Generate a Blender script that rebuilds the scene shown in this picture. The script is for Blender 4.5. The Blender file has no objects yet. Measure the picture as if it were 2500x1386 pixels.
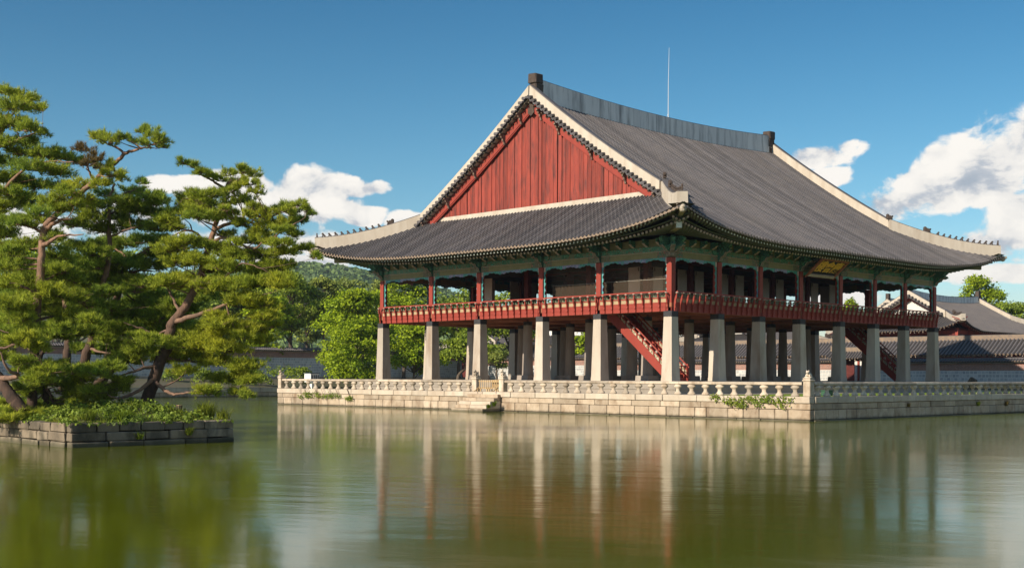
import bpy, math, random
import numpy as np
from mathutils import Vector, Matrix
random.seed(7); RNG = np.random.default_rng(7)
SC = bpy.context.scene
COL = SC.collection
PI = math.pi
# ------------------------------------------------------------------ camera
CAM = np.array([-62.0058, -48.7203, 2.217]); YAW = .7922; FPX = 3057.9064; HY = 919.8767; ROLL = .004
cam = bpy.data.cameras.new('camera'); camo = bpy.data.objects.new('camera', cam); COL.objects.link(camo)
cam.sensor_width = 36; cam.lens = FPX / 2500 * 36
cam.shift_x = .00036; cam.shift_y = .09075; cam.clip_start = .3; cam.clip_end = 6000
camo.matrix_world = Matrix.Translation(CAM) @ Matrix.Rotation(YAW - PI/2, 4, 'Z') @ Matrix.Rotation(PI/2, 4, 'X') @ Matrix.Rotation(ROLL, 4, 'Z')
SC.camera = camo
# ------------------------------------------------------------------ colour management
SC.view_settings.view_transform = 'Standard'; SC.view_settings.look = 'None'
SC.view_settings.exposure = 0.6; SC.view_settings.gamma = 1; SC.view_settings.use_curve_mapping = False
# ------------------------------------------------------------------ sun + sky
SUN_E = math.radians(26.5); SUN_A = math.radians(4.0)
SUN = Vector((-math.cos(SUN_E)*math.cos(SUN_A), math.cos(SUN_E)*math.sin(SUN_A), math.sin(SUN_E)))
sl = bpy.data.lights.new('sun', 'SUN'); sl.energy = 4.45; sl.angle = math.radians(.5); sl.color = (1, .87, .70)
so = bpy.data.objects.new('sun', sl); COL.objects.link(so); so.location = (-60, 0, 60)
so.rotation_euler = SUN.to_track_quat('Z', 'Y').to_euler()
W = bpy.data.worlds.new("World"); SC.world = W; W.use_nodes = True

class NT:
    """small helper to write node trees"""
    def __init__(s, tree): s.t = tree; s.n = tree.nodes; s.l = tree.links
    def node(s, typ, **kw):
        n = s.n.new(typ)
        for k, v in kw.items():
            if k == 'inp':
                for a, b in v.items():
                    if hasattr(b, 'is_output'): s.l.new(b, n.inputs[a])
                    else: n.inputs[a].default_value = b
            else: setattr(n, k, v)
        return n
    def math(s, op, a, b=0.0, c=0.0, clamp=False):
        n = s.n.new('ShaderNodeMath'); n.operation = op; n.use_clamp = clamp
        for i, v in enumerate((a, b, c)):
            if hasattr(v, 'is_output'): s.l.new(v, n.inputs[i])
            else: n.inputs[i].default_value = v
        return n.outputs[0]
    def vmath(s, op, a, b=(0, 0, 0)):
        n = s.n.new('ShaderNodeVectorMath'); n.operation = op
        for i, v in enumerate((a, b)):
            if hasattr(v, 'is_output'): s.l.new(v, n.inputs[i])
            else: n.inputs[i].default_value = v
        return n.outputs[1] if op in ('DOT_PRODUCT', 'LENGTH') else n.outputs[0]
    def mix(s, f, a, b, typ='MIX'):
        n = s.n.new('ShaderNodeMix'); n.data_type = 'RGBA'; n.blend_type = typ
        for i, v in ((0, f), (6, a), (7, b)):
            if hasattr(v, 'is_output'): s.l.new(v, n.inputs[i])
            else: n.inputs[i].default_value = v if i == 0 else (tuple(v) + (1,))[:4]
        return n.outputs[2]
    def ramp(s, fac, pts):
        n = s.n.new('ShaderNodeValToRGB'); s.l.new(fac, n.inputs[0]); e = n.color_ramp.elements
        while len(e) < len(pts): e.new(.5)
        for k, (p, c) in enumerate(pts):
            e[k].position = p; e[k].color = (tuple(c) + (1,))[:4] if hasattr(c, '__len__') else (c, c, c, 1)
        return n.outputs[0]
    def noise(s, vec, scale, detail=4, rough=.55, dist=0.0):
        n = s.node('ShaderNodeTexNoise', inp={'Scale': scale, 'Detail': detail, 'Roughness': rough, 'Distortion': dist})
        if vec is not None: s.l.new(vec, n.inputs['Vector'])
        return n.outputs[0]
    def scale(s, vec, sc): return s.vmath('MULTIPLY', vec, sc)

def build_world():
    q = NT(W.node_tree); q.n.clear()
    sky = q.node('ShaderNodeTexSky', sky_type='NISHITA', sun_disc=False, sun_elevation=SUN_E,
                 sun_rotation=math.atan2(SUN.x, SUN.y) % (2*PI), altitude=50, air_density=1.0, dust_density=.15, ozone_density=3.0)
    hs = q.node('ShaderNodeHueSaturation', inp={'Hue': .482, 'Saturation': 1.27, 'Value': 1.0, 'Color': sky.outputs[0]})
    d = q.node('ShaderNodeTexCoord').outputs['Generated']
    sx = q.node('ShaderNodeSeparateXYZ', inp={0: d})
    # azimuth (relative to the east-north-east) and elevation of each sky direction
    az = q.math('ARCTAN2', q.vmath('DOT_PRODUCT', d, (math.sin(YAW), -math.cos(YAW), 0)), q.vmath('DOT_PRODUCT', d, (math.cos(YAW), math.sin(YAW), 0)))
    el = q.math('ARCSINE', sx.outputs[2])
    uv = q.node('ShaderNodeCombineXYZ', inp={0: az, 1: el}).outputs[0]
    blobs = [(2180, 490, 105, 36, .95), (2290, 455, 115, 48, .95), (2400, 410, 110, 54, .95), (2500, 370, 95, 50, .95), (2620, 350, 150, 90, 1), (2790, 380, 160, 70, 1),
             (1995, 380, 70, 24, .7), (2080, 360, 38, 18, .6), (2030, 432, 46, 24, .8), (2490, 560, 90, 44, .9), (2400, 590, 80, 30, .8), (2590, 540, 130, 70, 1),
             (2430, 665, 90, 20, .7), 
             (768, 464, 88, 42, 1), (866, 460, 64, 22, .9), (700, 500, 80, 34, .9), (800, 512, 96, 32, .85), (888, 530, 54, 24, 1.15), (985, 540, 50, 20, 1.1), (760, 590, 150, 40, .4),
             (478, 462, 50, 22, .9), (590, 452, 70, 30, .9), (400, 455, 44, 16, .6), (560, 520, 80, 26, .5), (330, 520, 90, 28, .5), (805, 648, 84, 24, .9), (700, 640, 60, 20, .7),
             (180, 560, 160, 40, .8), (-200, 500, 200, 60, 1), (-500, 470, 180, 70, 1), (2060, 705, 90, 40, .8), (2330, 660, 80, 30, .5), (1800, 640, 200, 40, .6)]
    m = None
    for px, py, rx, ry, a in blobs:
        u = math.atan2(px - 1250, FPX); v = math.atan2(HY - py, math.hypot(px - 1250, FPX)); k = FPX/1.0
        w = q.vmath('MULTIPLY', q.vmath('SUBTRACT', uv, (u, v, 0)), (k/rx, k/ry, 0))
        b = q.math('MULTIPLY_ADD', q.vmath('DOT_PRODUCT', w, w), -.5*a, a)
        m = b if m is None else q.math('MAXIMUM', m, b)
    # the rest of the sky away from the listed banks: scattered fair weather cumulus low down
    far = q.math('MULTIPLY', q.math('SUBTRACT', q.math('ABSOLUTE', az), .52, clamp=True), 6.0, clamp=True)
    band = q.math('SUBTRACT', 1.0, q.math('MULTIPLY', q.math('ABSOLUTE', q.math('SUBTRACT', el, .13)), 6.0), clamp=True)
    gen = q.math('MULTIPLY', q.math('MULTIPLY', far, band), q.math('MULTIPLY_ADD', q.noise(q.scale(uv, (5, 11, 1)), 1.0, 3), 3.0, -1.2))
    gen = q.math('SUBTRACT', gen, q.math('MULTIPLY', q.math('SUBTRACT', 1.0, far), 3.0)); m = q.math('MAXIMUM', m, gen)
    m = q.math('MAXIMUM', m, -1.7)
    def fb(off):
        p = q.vmath('ADD', q.scale(uv, (1, 1.45, 1)), off)
        n1 = q.noise(p, 23, 10, .57, .35); n2 = q.noise(p, 9, 3, .5)
        return q.math('MULTIPLY_ADD', n2, .55, q.math('MULTIPLY', n1, 1.0))
    n0 = fb((8.7, 4.1, 1.9)); n1 = fb((8.7 + .012, 4.1 - .020, 1.9))
    dens = q.math('MULTIPLY_ADD', q.math('SUBTRACT', n0, .80), 2.9, q.math('MULTIPLY', m, 1.05))
    alpha = q.node('ShaderNodeMapRange', interpolation_type='SMOOTHSTEP', inp={0: dens, 1: .08, 2: .46}).outputs[0]
    above = q.node('ShaderNodeMapRange', interpolation_type='SMOOTHSTEP', inp={0: el, 1: 0.0, 2: .02}).outputs[0]
    alpha = q.math('MULTIPLY', alpha, above)
    alpha = q.math('MULTIPLY', alpha, .97)
    # side towards the low sun (left, above) is creamy white, the far side and base blue grey
    lit = q.math('MULTIPLY_ADD', q.math('SUBTRACT', n0, n1), 3.0, .68)
    lit = q.math('MULTIPLY_ADD', q.math('SUBTRACT', dens, .75), -.20, lit, clamp=True)
    ccol = q.ramp(lit, [(0.0, (.40, .45, .52)), (.35, (.52, .55, .60)), (.62, (.86, .83, .79)), (1.0, (1.0, .95, .88))])
    # sky tint by elevation: darkened towards the frame top, brighter overhead for fill light
    deep = q.ramp(q.math('MULTIPLY', el, 2.0, clamp=True), [(0.0, (.96, .94, .92)), (.22, (.80, .83, .86)), (.62, (.44, .57, .665)), (1.0, (.74, .84, .90))])
    bg1 = q.node('ShaderNodeBackground', inp={0: q.mix(1.0, hs.outputs[0], deep, 'MULTIPLY'), 1: .088})
    bg2 = q.node('ShaderNodeBackground', inp={0: ccol, 1: .71})
    mx = q.node('ShaderNodeMixShader', inp={0: alpha, 1: bg1.outputs[0], 2: bg2.outputs[0]})
    out = q.node('ShaderNodeOutputWorld'); q.l.new(mx.outputs[0], out.inputs[0])
build_world()

# ------------------------------------------------------------------ helpers: photo pixel + depth -> world point (used once, to lay out real 3D positions)
FW = np.array([math.cos(YAW), math.sin(YAW), 0]); RT = np.array([math.sin(YAW), -math.cos(YAW), 0]); UP = np.array([0, 0, 1.])
CR, SR = math.cos(ROLL), math.sin(ROLL)
def at(x, y, depth):
    a = x - 1250; b = y - 693; u = a*CR + b*SR; v = -a*SR + b*CR
    return CAM + (FW + RT*u/FPX + UP*(HY - 693 - v)/FPX)*depth

# ------------------------------------------------------------------ materials
MATS = {}
def mat(name, c, rough=.75, c2=None, nscale=3.0, stretch=(1, 1, 1), bump=0.0, bscale=None, contrast=(.35, .65), obj_var=0.0, dark=None, dark_amt=0.0, dark_scale=None,
        trans=0.0, spec=.3, island=None, waterline=0.0, barkz=False):
    if name in MATS: return MATS[name]
    m = bpy.data.materials.new(name); m.use_nodes = True; q = NT(m.node_tree); b = q.n['Principled BSDF']
    b.inputs['Roughness'].default_value = rough; b.inputs['Specular IOR Level'].default_value = spec
    pos = q.node('ShaderNodeNewGeometry').outputs['Position']; col = None
    p = q.scale(pos, stretch)
    if c2 is not None:
        f = q.ramp(q.noise(p, nscale, 6, .6), [(contrast[0], 0.0), (contrast[1], 1.0)])
        col = q.mix(f, c, c2)
    else:
        col = q.mix(0.0, c, c)
    if dark is not None:
        f = q.ramp(q.noise(q.vmath('ADD', p, (7, 3, 1)), dark_scale or nscale*.4, 5, .65), [(.48, 0.0), (.72, 1.0)])
        col = q.mix(q.math('MULTIPLY', f, dark_amt), col, dark)
    if waterline:
        z = q.node('ShaderNodeSeparateXYZ', inp={0: pos}).outputs[2]
        zz = q.math('MULTIPLY_ADD', q.noise(q.scale(pos, (1, 1, .3)), 3.0, 4), -.22, z)
        f = q.node('ShaderNodeMapRange', interpolation_type='SMOOTHSTEP', inp={0: zz, 1: -.10, 2: waterline, 3: .8, 4: 0.0}).outputs[0]
        col = q.mix(f, col, (.055, .055, .03))
    if barkz:
        z = q.node('ShaderNodeSeparateXYZ', inp={0: pos}).outputs[2]
        col = q.mix(q.node('ShaderNodeMapRange', interpolation_type='SMOOTHSTEP', inp={0: z, 1: 2.5, 2: 6.5, 3: 0.0, 4: .85}).outputs[0], col, q.mix(q.ramp(q.noise(p, 7, 5, .6), [(.4, 0.0), (.62, 1.0)]), (.34, .20, .135), (.17, .105, .075)))
    if obj_var:
        oi = q.node('ShaderNodeObjectInfo').outputs['Random']
        col = q.mix(1.0, col, q.ramp(oi, [(0, (1 - obj_var,)*3), (.5, (1, 1 - obj_var*.12, 1 - obj_var*.25)), (1, (1 + obj_var*.6,)*3)]), 'MULTIPLY')
    if island:
        ri = q.node('ShaderNodeNewGeometry').outputs['Random Per Island']
        col = q.mix(1.0, col, q.ramp(ri, island), 'MULTIPLY')
    q.l.new(col, b.inputs['Base Color'])
    if bump:
        bn = q.node('ShaderNodeBump', inp={'Strength': bump, 'Distance': .02, 'Height': q.noise(p, bscale or nscale*3, 6, .6)})
        q.l.new(bn.outputs[0], b.inputs['Normal'])
    if trans:
        tr = q.node('ShaderNodeBsdfTranslucent', inp={0: col}); mx = q.node('ShaderNodeMixShader', inp={0: trans, 1: b.outputs[0], 2: tr.outputs[0]})
        q.l.new(mx.outputs[0], q.n['Material Output'].inputs[0])
    MATS[name] = m; return m

M_column = mat('granite column', (.52, .46, .385), .8, (.41, .355, .295), 1.3, (1, 1, .30), .3, 14, (.3, .7), .20, (.30, .215, .15), .75, 1.0)
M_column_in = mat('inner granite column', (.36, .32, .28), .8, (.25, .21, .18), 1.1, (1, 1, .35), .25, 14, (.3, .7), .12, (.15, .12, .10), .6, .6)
M_black = mat('black painted band', (.030, .030, .033), .7, (.05, .05, .055), 5)
M_stone = mat('embankment granite', (.49, .41, .315), .85, (.36, .285, .205), 1.7, (1, 1, .6), .5, 11, (.3, .7), .24, (.19, .125, .075), .85, 1.3, waterline=.12)
M_coping = mat('coping granite', (.54, .47, .38), .85, (.44, .375, .295), 1.9, (1, 1, .6), .4, 12, (.3, .7), .10, (.30, .22, .15), .5, .9)
M_rail = mat('carved granite', (.56, .49, .40), .85, (.42, .355, .275), 2.6, (1, 1, .7), .5, 16, (.3, .7), .32, (.22, .155, .10), .7, 2.0)
M_oldstone = mat('mossy old granite', (.27, .225, .165), .9, (.15, .125, .095), 2.2, (1, 1, .5), .9, 10, (.3, .7), .40, (.04, .038, .026), .92, 1.6, waterline=.14)
M_joint = mat('dark joint', (.022, .02, .016), .95)
M_red = mat('vermilion wood', (.295, .047, .031), .6, (.24, .038, .026), 2.0, (1, 1, .25), .1, 20, (.3, .7))
M_redold = mat('weathered vermilion board', (.305, .056, .037), .7, (.215, .040, .030), 3.4, (1, 1.6, .30), .4, 16, (.3, .7), .34, (.075, .030, .028), .95, 1.9)
M_redfloor = mat('brown red floor boards', (.36, .135, .07), .7, (.24, .09, .05), 1.5, (1, 1, 1), .1, 12, (.3, .7), .2)
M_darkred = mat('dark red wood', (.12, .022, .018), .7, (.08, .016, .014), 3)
M_cream = mat('ochre panel', (.42, .32, .19), .7, (.35, .26, .155), 3)
M_olive = mat('olive green beam', (.27, .24, .125), .65, (.21, .195, .10), 2.0, (1, 1, 1), .1, 9)
M_olived = mat('dark green painted wood', (.08, .125, .08), .65, (.14, .145, .085), 3.0)
M_soffit = mat('soffit boards', (.10, .06, .035), .7, (.06, .075, .045), 1.6)
M_white = mat('lime plaster ridge', (.52, .47, .395), .85, (.43, .375, .305), 1.6, (1, 1, .22), .2, 10, (.3, .7), 0, (.34, .27, .20), .55, 1.4)
M_ridge = mat('stained lime ridge', (.74, .74, .71), .85, (.58, .58, .56), 1.3, (1, 1, .10), .2, 8, (.3, .7), 0, (.16, .165, .17), .8, 2.2)
M_tile = mat('grey clay tile', (.112, .104, .108), .62, (.076, .073, .079), 1.2, (1, 1, 1), .25, 25, (.3, .7), .30, (.17, .15, .13), .22, .5)
M_tilepan = mat('grey clay pan tile', (.040, .036, .035), .7, (.026, .024, .024), 2)
M_tileend = mat('tile end disc', (.26, .19, .13), .75, (.17, .135, .11), 2.5)
M_figure = mat('grey brown roof figure', (.085, .062, .05), .8, (.05, .038, .032), 6, bump=.3)
M_flower = mat('painted rafter end', (.50, .44, .38), .7, (.36, .25, .20), 9)
M_whitepaint = mat('white paint', (.72, .73, .70), .6, (.55, .62, .58), 9)
M_teal = None
M_panel = mat('pale door paper', (.50, .47, .40), .8, (.45, .42, .36), 1.5)
M_dark = mat('dark boards and hall shade', (.020, .017, .015), .8)
M_bracketend = mat('faded bracket end', (.22, .16, .12), .8, (.12, .07, .055), 6)
M_gold = mat('gilt characters', (.85, .47, .05), .5)
M_signblack = mat('black lacquer board', (.012, .011, .011), .4)
M_bark = mat('pine bark', (.10, .062, .045), .95, (.045, .032, .026), 5, (1, 1, .4), 1.6, 9, (.35, .65), 0, (.05, .036, .03), .7, 1.2, barkz=True)
M_barkred = mat('red pine bark', (.27, .165, .115), .95, (.13, .085, .063), 5, (1, 1, .5), 1.2, 11, (.35, .65), 0, (.09, .06, .045), .6, 1.0)
M_barkgrey = mat('grey brown bark', (.13, .10, .075), .95, (.08, .062, .048), 4, (1, 1, .4), .8, 9)
def foliage(name, c, c2, isl=(.55, 1.45), trans=.3):
    return mat(name, c, .6, c2, .35, contrast=(.35, .65), trans=trans, spec=.25, island=[(0, (isl[0]*.95, isl[0], isl[0]*.9)), (.5, (1, 1, 1)), (1, (isl[1]*1.08, isl[1], isl[1]*.8))])
M_needle = foliage('pine needles', (.44, .475, .048), (.24, .345, .05), (.30, 1.75), .42)
M_needle2 = foliage('deep green pine needles', (.22, .33, .05), (.37, .42, .044), (.30, 1.75), .42)
M_needledry = foliage('browned pine needles', (.17, .12, .045), (.12, .10, .03))
M_leaf = foliage('bright maple leaves', (.34, .43, .016), (.23, .34, .016), (.5, 1.5), .45)
M_leaf2 = foliage('mid green leaves', (.29, .37, .038), (.20, .285, .038), (.45, 1.6), .45)
M_leaf3 = foliage('dull green pine crown', (.27, .32, .066), (.20, .26, .062), (.5, 1.5), .4)
M_leaf4 = foliage('dark green leaves', (.15, .225, .034), (.19, .26, .034), (.45, 1.6), .4)
M_leafhill = foliage('hill forest leaves', (.165, .245, .07), (.10, .175, .065), (.5, 1.5), .3)
M_grass = foliage('grass blades', (.15, .225, .016), (.21, .235, .03), (.4, 1.6), .4)
M_ivy = foliage('ivy leaves', (.13, .20, .015), (.16, .20, .02), (.6, 1.4), .3)
M_lawn = mat('lawn', (.19, .27, .022), .9, (.15, .22, .018), 1.5, bump=.6, bscale=30)
M_earth = mat('earth', (.11, .09, .06), .95, (.08, .085, .04), .4, bump=.4, bscale=6)
M_soil = mat('grassy soil', (.06, .085, .022), .95, (.09, .07, .04), 1.2, bump=.6, bscale=9)
M_paving = mat('stone paving', (.33, .29, .24), .9, (.26, .23, .19), 1.0)
M_brick = mat('red brick', (.30, .125, .085), .85, (.22, .095, .07), 3, island=[(0, (.75, .75, .75)), (1, (1.25, 1.2, 1.15))])
M_greybrick = mat('grey stone brick', (.46, .47, .46), .85, (.38, .39, .39), 3, island=[(0, (.78, .78, .80)), (1, (1.2, 1.2, 1.18))])
M_mortar = mat('pale mortar', (.66, .64, .60), .9, (.58, .56, .52), 2)
M_gatewood = mat('pale bare timber', (.50, .36, .19), .7, (.42, .29, .15), 4)
M_boxwhite = mat('white painted metal', (.75, .76, .75), .5)
M_boxroof = mat('grey blue metal', (.10, .12, .15), .5)
M_metal = mat('bare metal', (.55, .58, .60), .35)
M_utility = mat('green painted metal', (.03, .09, .05), .5)

def patterned(name, base, cols, scale, kind='voronoi'):
    """painted dancheong ornament: curling coloured lines on a ground colour"""
    m = bpy.data.materials.new(name); m.use_nodes = True; q = NT(m.node_tree); b = q.n['Principled BSDF']; b.inputs['Roughness'].default_value = .65
    p = q.node('ShaderNodeNewGeometry').outputs['Position']
    v = q.node('ShaderNodeTexVoronoi', feature='F1', inp={'Scale': scale, 'Vector': p})
    ring = q.math('FRACT', q.math('MULTIPLY', v.outputs['Distance'], 3.2))
    c = q.mix(q.ramp(ring, [(.0, 0.0), (.3, 0.0), (.36, 1.0), (.62, 1.0), (.68, 0.0)]), base, cols[0])
    sel = q.ramp(q.noise(p, scale*.7, 2), [(.46, 0.0), (.54, 1.0)])
    c = q.mix(q.math('MULTIPLY', sel, q.ramp(ring, [(.7, 0.0), (.76, 1.0), (1.0, 1.0)])), c, cols[1])
    w = q.ramp(ring, [(.30, 0.0), (.33, 1.0), (.37, 0.0)])
    c = q.mix(q.math('MULTIPLY', w, .75), c, cols[2])
    q.l.new(c, b.inputs['Base Color']); MATS[name] = m; return m
M_teal = patterned('teal scroll valance', (.05, .27, .26), [(.08, .36, .33), (.20, .20, .42), (.55, .50, .45)], 2.6)
M_tealp = patterned('lilac cloud valance', (.22, .23, .42), [(.33, .31, .50), (.07, .36, .34), (.55, .50, .45)], 2.6)
M_scroll = patterned('green scroll frieze', (.055, .16, .105), [(.08, .36, .26), (.40, .17, .12), (.56, .53, .42)], 4.0)
M_ends = patterned('painted beam end', (.09, .13, .07), [(.28, .12, .09), (.06, .22, .17), (.48, .44, .36)], 3.4)
M_wing = patterned('green bracket', (.045, .115, .08), [(.06, .28, .19), (.05, .12, .16), (.42, .46, .36)], 3.2)
M_pinkpaint = mat('pink painted block', (.50, .33, .30), .7, (.55, .45, .40), 8)
M_lattice = mat('cream fret panel', (.46, .42, .30), .7, (.20, .16, .10), 9, contrast=(.45, .55))

# ------------------------------------------------------------------ mesh accumulation
class MB:
    def __init__(s): s.v = []; s.f = []; s.m = []
    def add(s, vs, fs, m=0):
        o = len(s.v); s.v.extend([tuple(p) for p in vs]); s.f.extend([tuple(i + o for i in f) for f in fs]); s.m.extend([m]*len(fs)); return s
    def box(s, x0, x1, y0, y1, z0, z1, m=0):
        vs = [(x0, y0, z0), (x1, y0, z0), (x1, y1, z0), (x0, y1, z0), (x0, y0, z1), (x1, y0, z1), (x1, y1, z1), (x0, y1, z1)]
        return s.add(vs, [(0, 3, 2, 1), (4, 5, 6, 7), (0, 1, 5, 4), (1, 2, 6, 5), (2, 3, 7, 6), (3, 0, 4, 7)], m)
    def frustum(s, cx, cy, z0, z1, w0, w1, m=0, n=4, rot=PI/4, cap=True):
        k = 1/math.cos(PI/n) if n == 4 else 1
        a = [(cx + .5*w0*k*math.cos(rot + 2*PI*i/n), cy + .5*w0*k*math.sin(rot + 2*PI*i/n), z0) for i in range(n)]
        b = [(cx + .5*w1*k*math.cos(rot + 2*PI*i/n), cy + .5*w1*k*math.sin(rot + 2*PI*i/n), z1) for i in range(n)]
        fs = [(i, (i+1) % n, n + (i+1) % n, n + i) for i in range(n)]
        if cap: fs += [tuple(range(n))[::-1], tuple(range(n, 2*n))]
        return s.add(a + b, fs, m)
    def lathe(s, cx, cy, prof, n=10, sx=1.0, sy=1.0, m=0, rot=0):
        vs = []; fs = []
        for z, r in prof:
            vs += [(cx + r*sx*math.cos(rot + 2*PI*i/n), cy + r*sy*math.sin(rot + 2*PI*i/n), z) for i in range(n)]
        for k in range(len(prof) - 1):
            for i in range(n): fs.append((k*n + i, k*n + (i+1) % n, (k+1)*n + (i+1) % n, (k+1)*n + i))
        fs.append(tuple(range(n))[::-1]); fs.append(tuple(range((len(prof)-1)*n, len(prof)*n)))
        return s.add(vs, fs, m)
    def beam(s, p0, p1, w, h, m=0, up=(0, 0, 1), endm=None):
        p0 = Vector(p0); p1 = Vector(p1); d = (p1 - p0).normalized(); r = d.cross(Vector(up)).normalized(); u = r.cross(d)
        vs = [p + r*(a*w/2) + u*(b*h/2) for p in (p0, p1) for a, b in ((-1, -1), (1, -1), (1, 1), (-1, 1))]
        s.add(vs, [(0, 1, 5, 4), (1, 2, 6, 5), (2, 3, 7, 6), (3, 0, 4, 7), (3, 2, 1, 0)], m); s.add(vs[4:], [(0, 1, 2, 3)], m if endm is None else endm); return s
    def tube(s, pts, rad, n=6, m=0, cap=True, endm=None):
        pts = [Vector(p) for p in pts]; vs = []; fs = []
        if not hasattr(rad, '__len__'): rad = [rad]*len(pts)
        a = None
        for k, p in enumerate(pts):
            d = (pts[min(k+1, len(pts)-1)] - pts[max(k-1, 0)]).normalized()
            if a is None: a = d.cross(Vector((0, 0, 1)) if abs(d.z) < .9 else Vector((1, 0, 0)))
            a = (a - d*a.dot(d)).normalized(); b = d.cross(a)
            vs += [p + a*(rad[k]*math.cos(2*PI*i/n)) + b*(rad[k]*math.sin(2*PI*i/n)) for i in range(n)]
        for k in range(len(pts)-1):
            for i in range(n): fs.append((k*n + i, (k+1)*n + i, (k+1)*n + (i+1) % n, k*n + (i+1) % n))
        s.add(vs, fs, m)
        if cap:
            s.add(vs[:n], [tuple(range(n))], m); s.add(vs[-n:], [tuple(range(n))[::-1]], m if endm is None else endm)
        return s
    def prism(s, poly, o, u, v, w, t, m=0, em=None):
        """polygon in the (u,v) plane at o, extruded by thickness t along w, centred"""
        o = Vector(o); u = Vector(u); v = Vector(v); w = Vector(w); n = len(poly)
        a = [o + u*p[0] + v*p[1] - w*(t/2) for p in poly]; b = [q + w*t for q in a]
        s.add(a + b, [tuple(range(n))[::-1], tuple(range(n, 2*n))], m)
        s.add(a + b, [(i, (i+1) % n, n + (i+1) % n, n + i) for i in range(n)], m if em is None else em); return s
    def chbox(s, x0, x1, y0, y1, z0, z1, c=.02, m=0, jit=0.0):
        """box with chamfered edges: a dressed stone"""
        X = (x0, x0+c, x1-c, x1); Y = (y0, y0+c, y1-c, y1); Z = (z0, z0+c, z1-c, z1); vs = []; ix = {}
        for i in range(4):
            for j in range(4):
                for k in range(4):
                    ext = (i in (0, 3)) + (j in (0, 3)) + (k in (0, 3))
                    if ext == 1:
                        ix[i, j, k] = len(vs); vs.append((X[i] + random.uniform(-jit, jit), Y[j] + random.uniform(-jit, jit), Z[k] + random.uniform(-jit, jit)))
        fs = []
        for e in (0, 3):
            fs.append((ix[e,1,1], ix[e,2,1], ix[e,2,2], ix[e,1,2])); fs.append((ix[1,e,1], ix[1,e,2], ix[2,e,2], ix[2,e,1])); fs.append((ix[1,1,e], ix[2,1,e], ix[2,2,e], ix[1,2,e]))
        g = {0: 1, 3: 2}
        for a in (0, 3):
            for b in (0, 3):
                fs.append((ix[a,g[b],1], ix[a,g[b],2], ix[g[a],b,2], ix[g[a],b,1])); fs.append((ix[a,1,g[b]], ix[a,2,g[b]], ix[g[a],2,b], ix[g[a],1,b])); fs.append((ix[1,a,g[b]], ix[2,a,g[b]], ix[2,g[a],b], ix[1,g[a],b]))
                for d in (0, 3): fs.append((ix[a,g[b],g[d]], ix[g[a],b,g[d]], ix[g[a],g[b],d]))
        return s.add(vs, fs, m)
    def build(s, name, mats, parent=None, smooth=False, loc=None):
        me = mesh_from(name, s.v, s.f, s.m, mats, smooth); return link(name, me, parent, loc)

def mesh_from(name, v, f, mi, mats, smooth=False):
    me = bpy.data.meshes.new(name); me.from_pydata(v, [], f)
    if not isinstance(mats, (list, tuple)): mats = [mats]
    for a in mats: me.materials.append(a)
    if len(mats) > 1: me.polygons.foreach_set('material_index', mi)
    if smooth: me.polygons.foreach_set('use_smooth', [True]*len(me.polygons))
    me.update(); return me
WLOC = {}
def link(name, me, parent=None, loc=None, rz=0.0):
    o = bpy.data.objects.new(name, me); COL.objects.link(o)
    if parent is not None:
        o.parent = parent; o.matrix_parent_inverse = Matrix.Translation(-Vector(WLOC.get(parent.name, (0, 0, 0))))
    if loc is not None: o.location = loc
    if rz: o.rotation_euler = (0, 0, rz)
    WLOC[o.name] = tuple(loc) if loc is not None else (0, 0, 0)
    return o
def tag(o, label=None, cat=None, group=None, kind=None):
    if label: o['label'] = label
    if cat: o['category'] = cat
    if group: o['group'] = group
    if kind: o['kind'] = kind
    return o
def thing(name, loc, label, cat, group=None):
    o = bpy.data.objects.new(name, None); COL.objects.link(o); o.location = loc; o.empty_display_size = .5; WLOC[o.name] = tuple(loc)
    return tag(o, label, cat, group)
def tri_mesh(name, V, mats, per=3, smooth=False):
    """separate triangles / quads straight from numpy (n, per, 3)"""
    n = V.shape[0]; me = bpy.data.meshes.new(name)
    me.vertices.add(n*per); me.vertices.foreach_set('co', V.reshape(-1).astype(np.float32))
    me.loops.add(n*per); me.loops.foreach_set('vertex_index', np.arange(n*per, dtype=np.int32))
    me.polygons.add(n); me.polygons.foreach_set('loop_start', np.arange(0, n*per, per, dtype=np.int32))
    for a in (mats if isinstance(mats, (list, tuple)) else [mats]): me.materials.append(a)
    me.update(calc_edges=True); return me
# ================================================================== SETTING
PX0, PX1, PY0, PY1 = -61.0, 54.0, -47.8, 66.0          # pond
TX0, TX1, TY0, TY1 = -6.0, 42.0, -13.75, 34.25         # stone terrace island
def ground_z(x, y):
    z = 1.0
    if x < PX0 + 1 or y < PY0 + 1: z = .6
    z += .85*min(1, max(0, (y - 68)/14)) + .25*min(1, max(0, (x - 55)/5))
    return z
def build_ground():
    xs = [-2500, -900, -300, -140, -90, PX0 - .8, PX0, -40, -20, 0, 20, 40, PX1, 55.5, 60, 75, 110, 300, 900, 2500]
    ys = [-2500, -900, -300, -120, PY0 - .8, PY0, -20, 0, 20, 40, PY1, 68, 75, 82, 95, 130, 300, 900, 2500]
    v = [(x, y, ground_z(x, y)) for y in ys for x in xs]; f = []
    for j in range(len(ys)-1):
        for i in range(len(xs)-1):
            if xs[i] >= PX0 and xs[i+1] <= PX1 and ys[j] >= PY0 and ys[j+1] <= PY1: continue
            f.append((j*len(xs)+i, j*len(xs)+i+1, (j+1)*len(xs)+i+1, (j+1)*len(xs)+i))
    tag(link('ground', mesh_from('ground', v, f, None, M_earth)), kind='structure')
    # pond bed well below the surface
    tag(MB().add([(PX0-1, PY0-1, -1.6), (PX1+1, PY0-1, -1.6), (PX1+1, PY1+1, -1.6), (PX0-1, PY1+1, -1.6)], [(0, 1, 2, 3)]).build('pond_bed_ground', M_soil), kind='structure')
build_ground()

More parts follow.
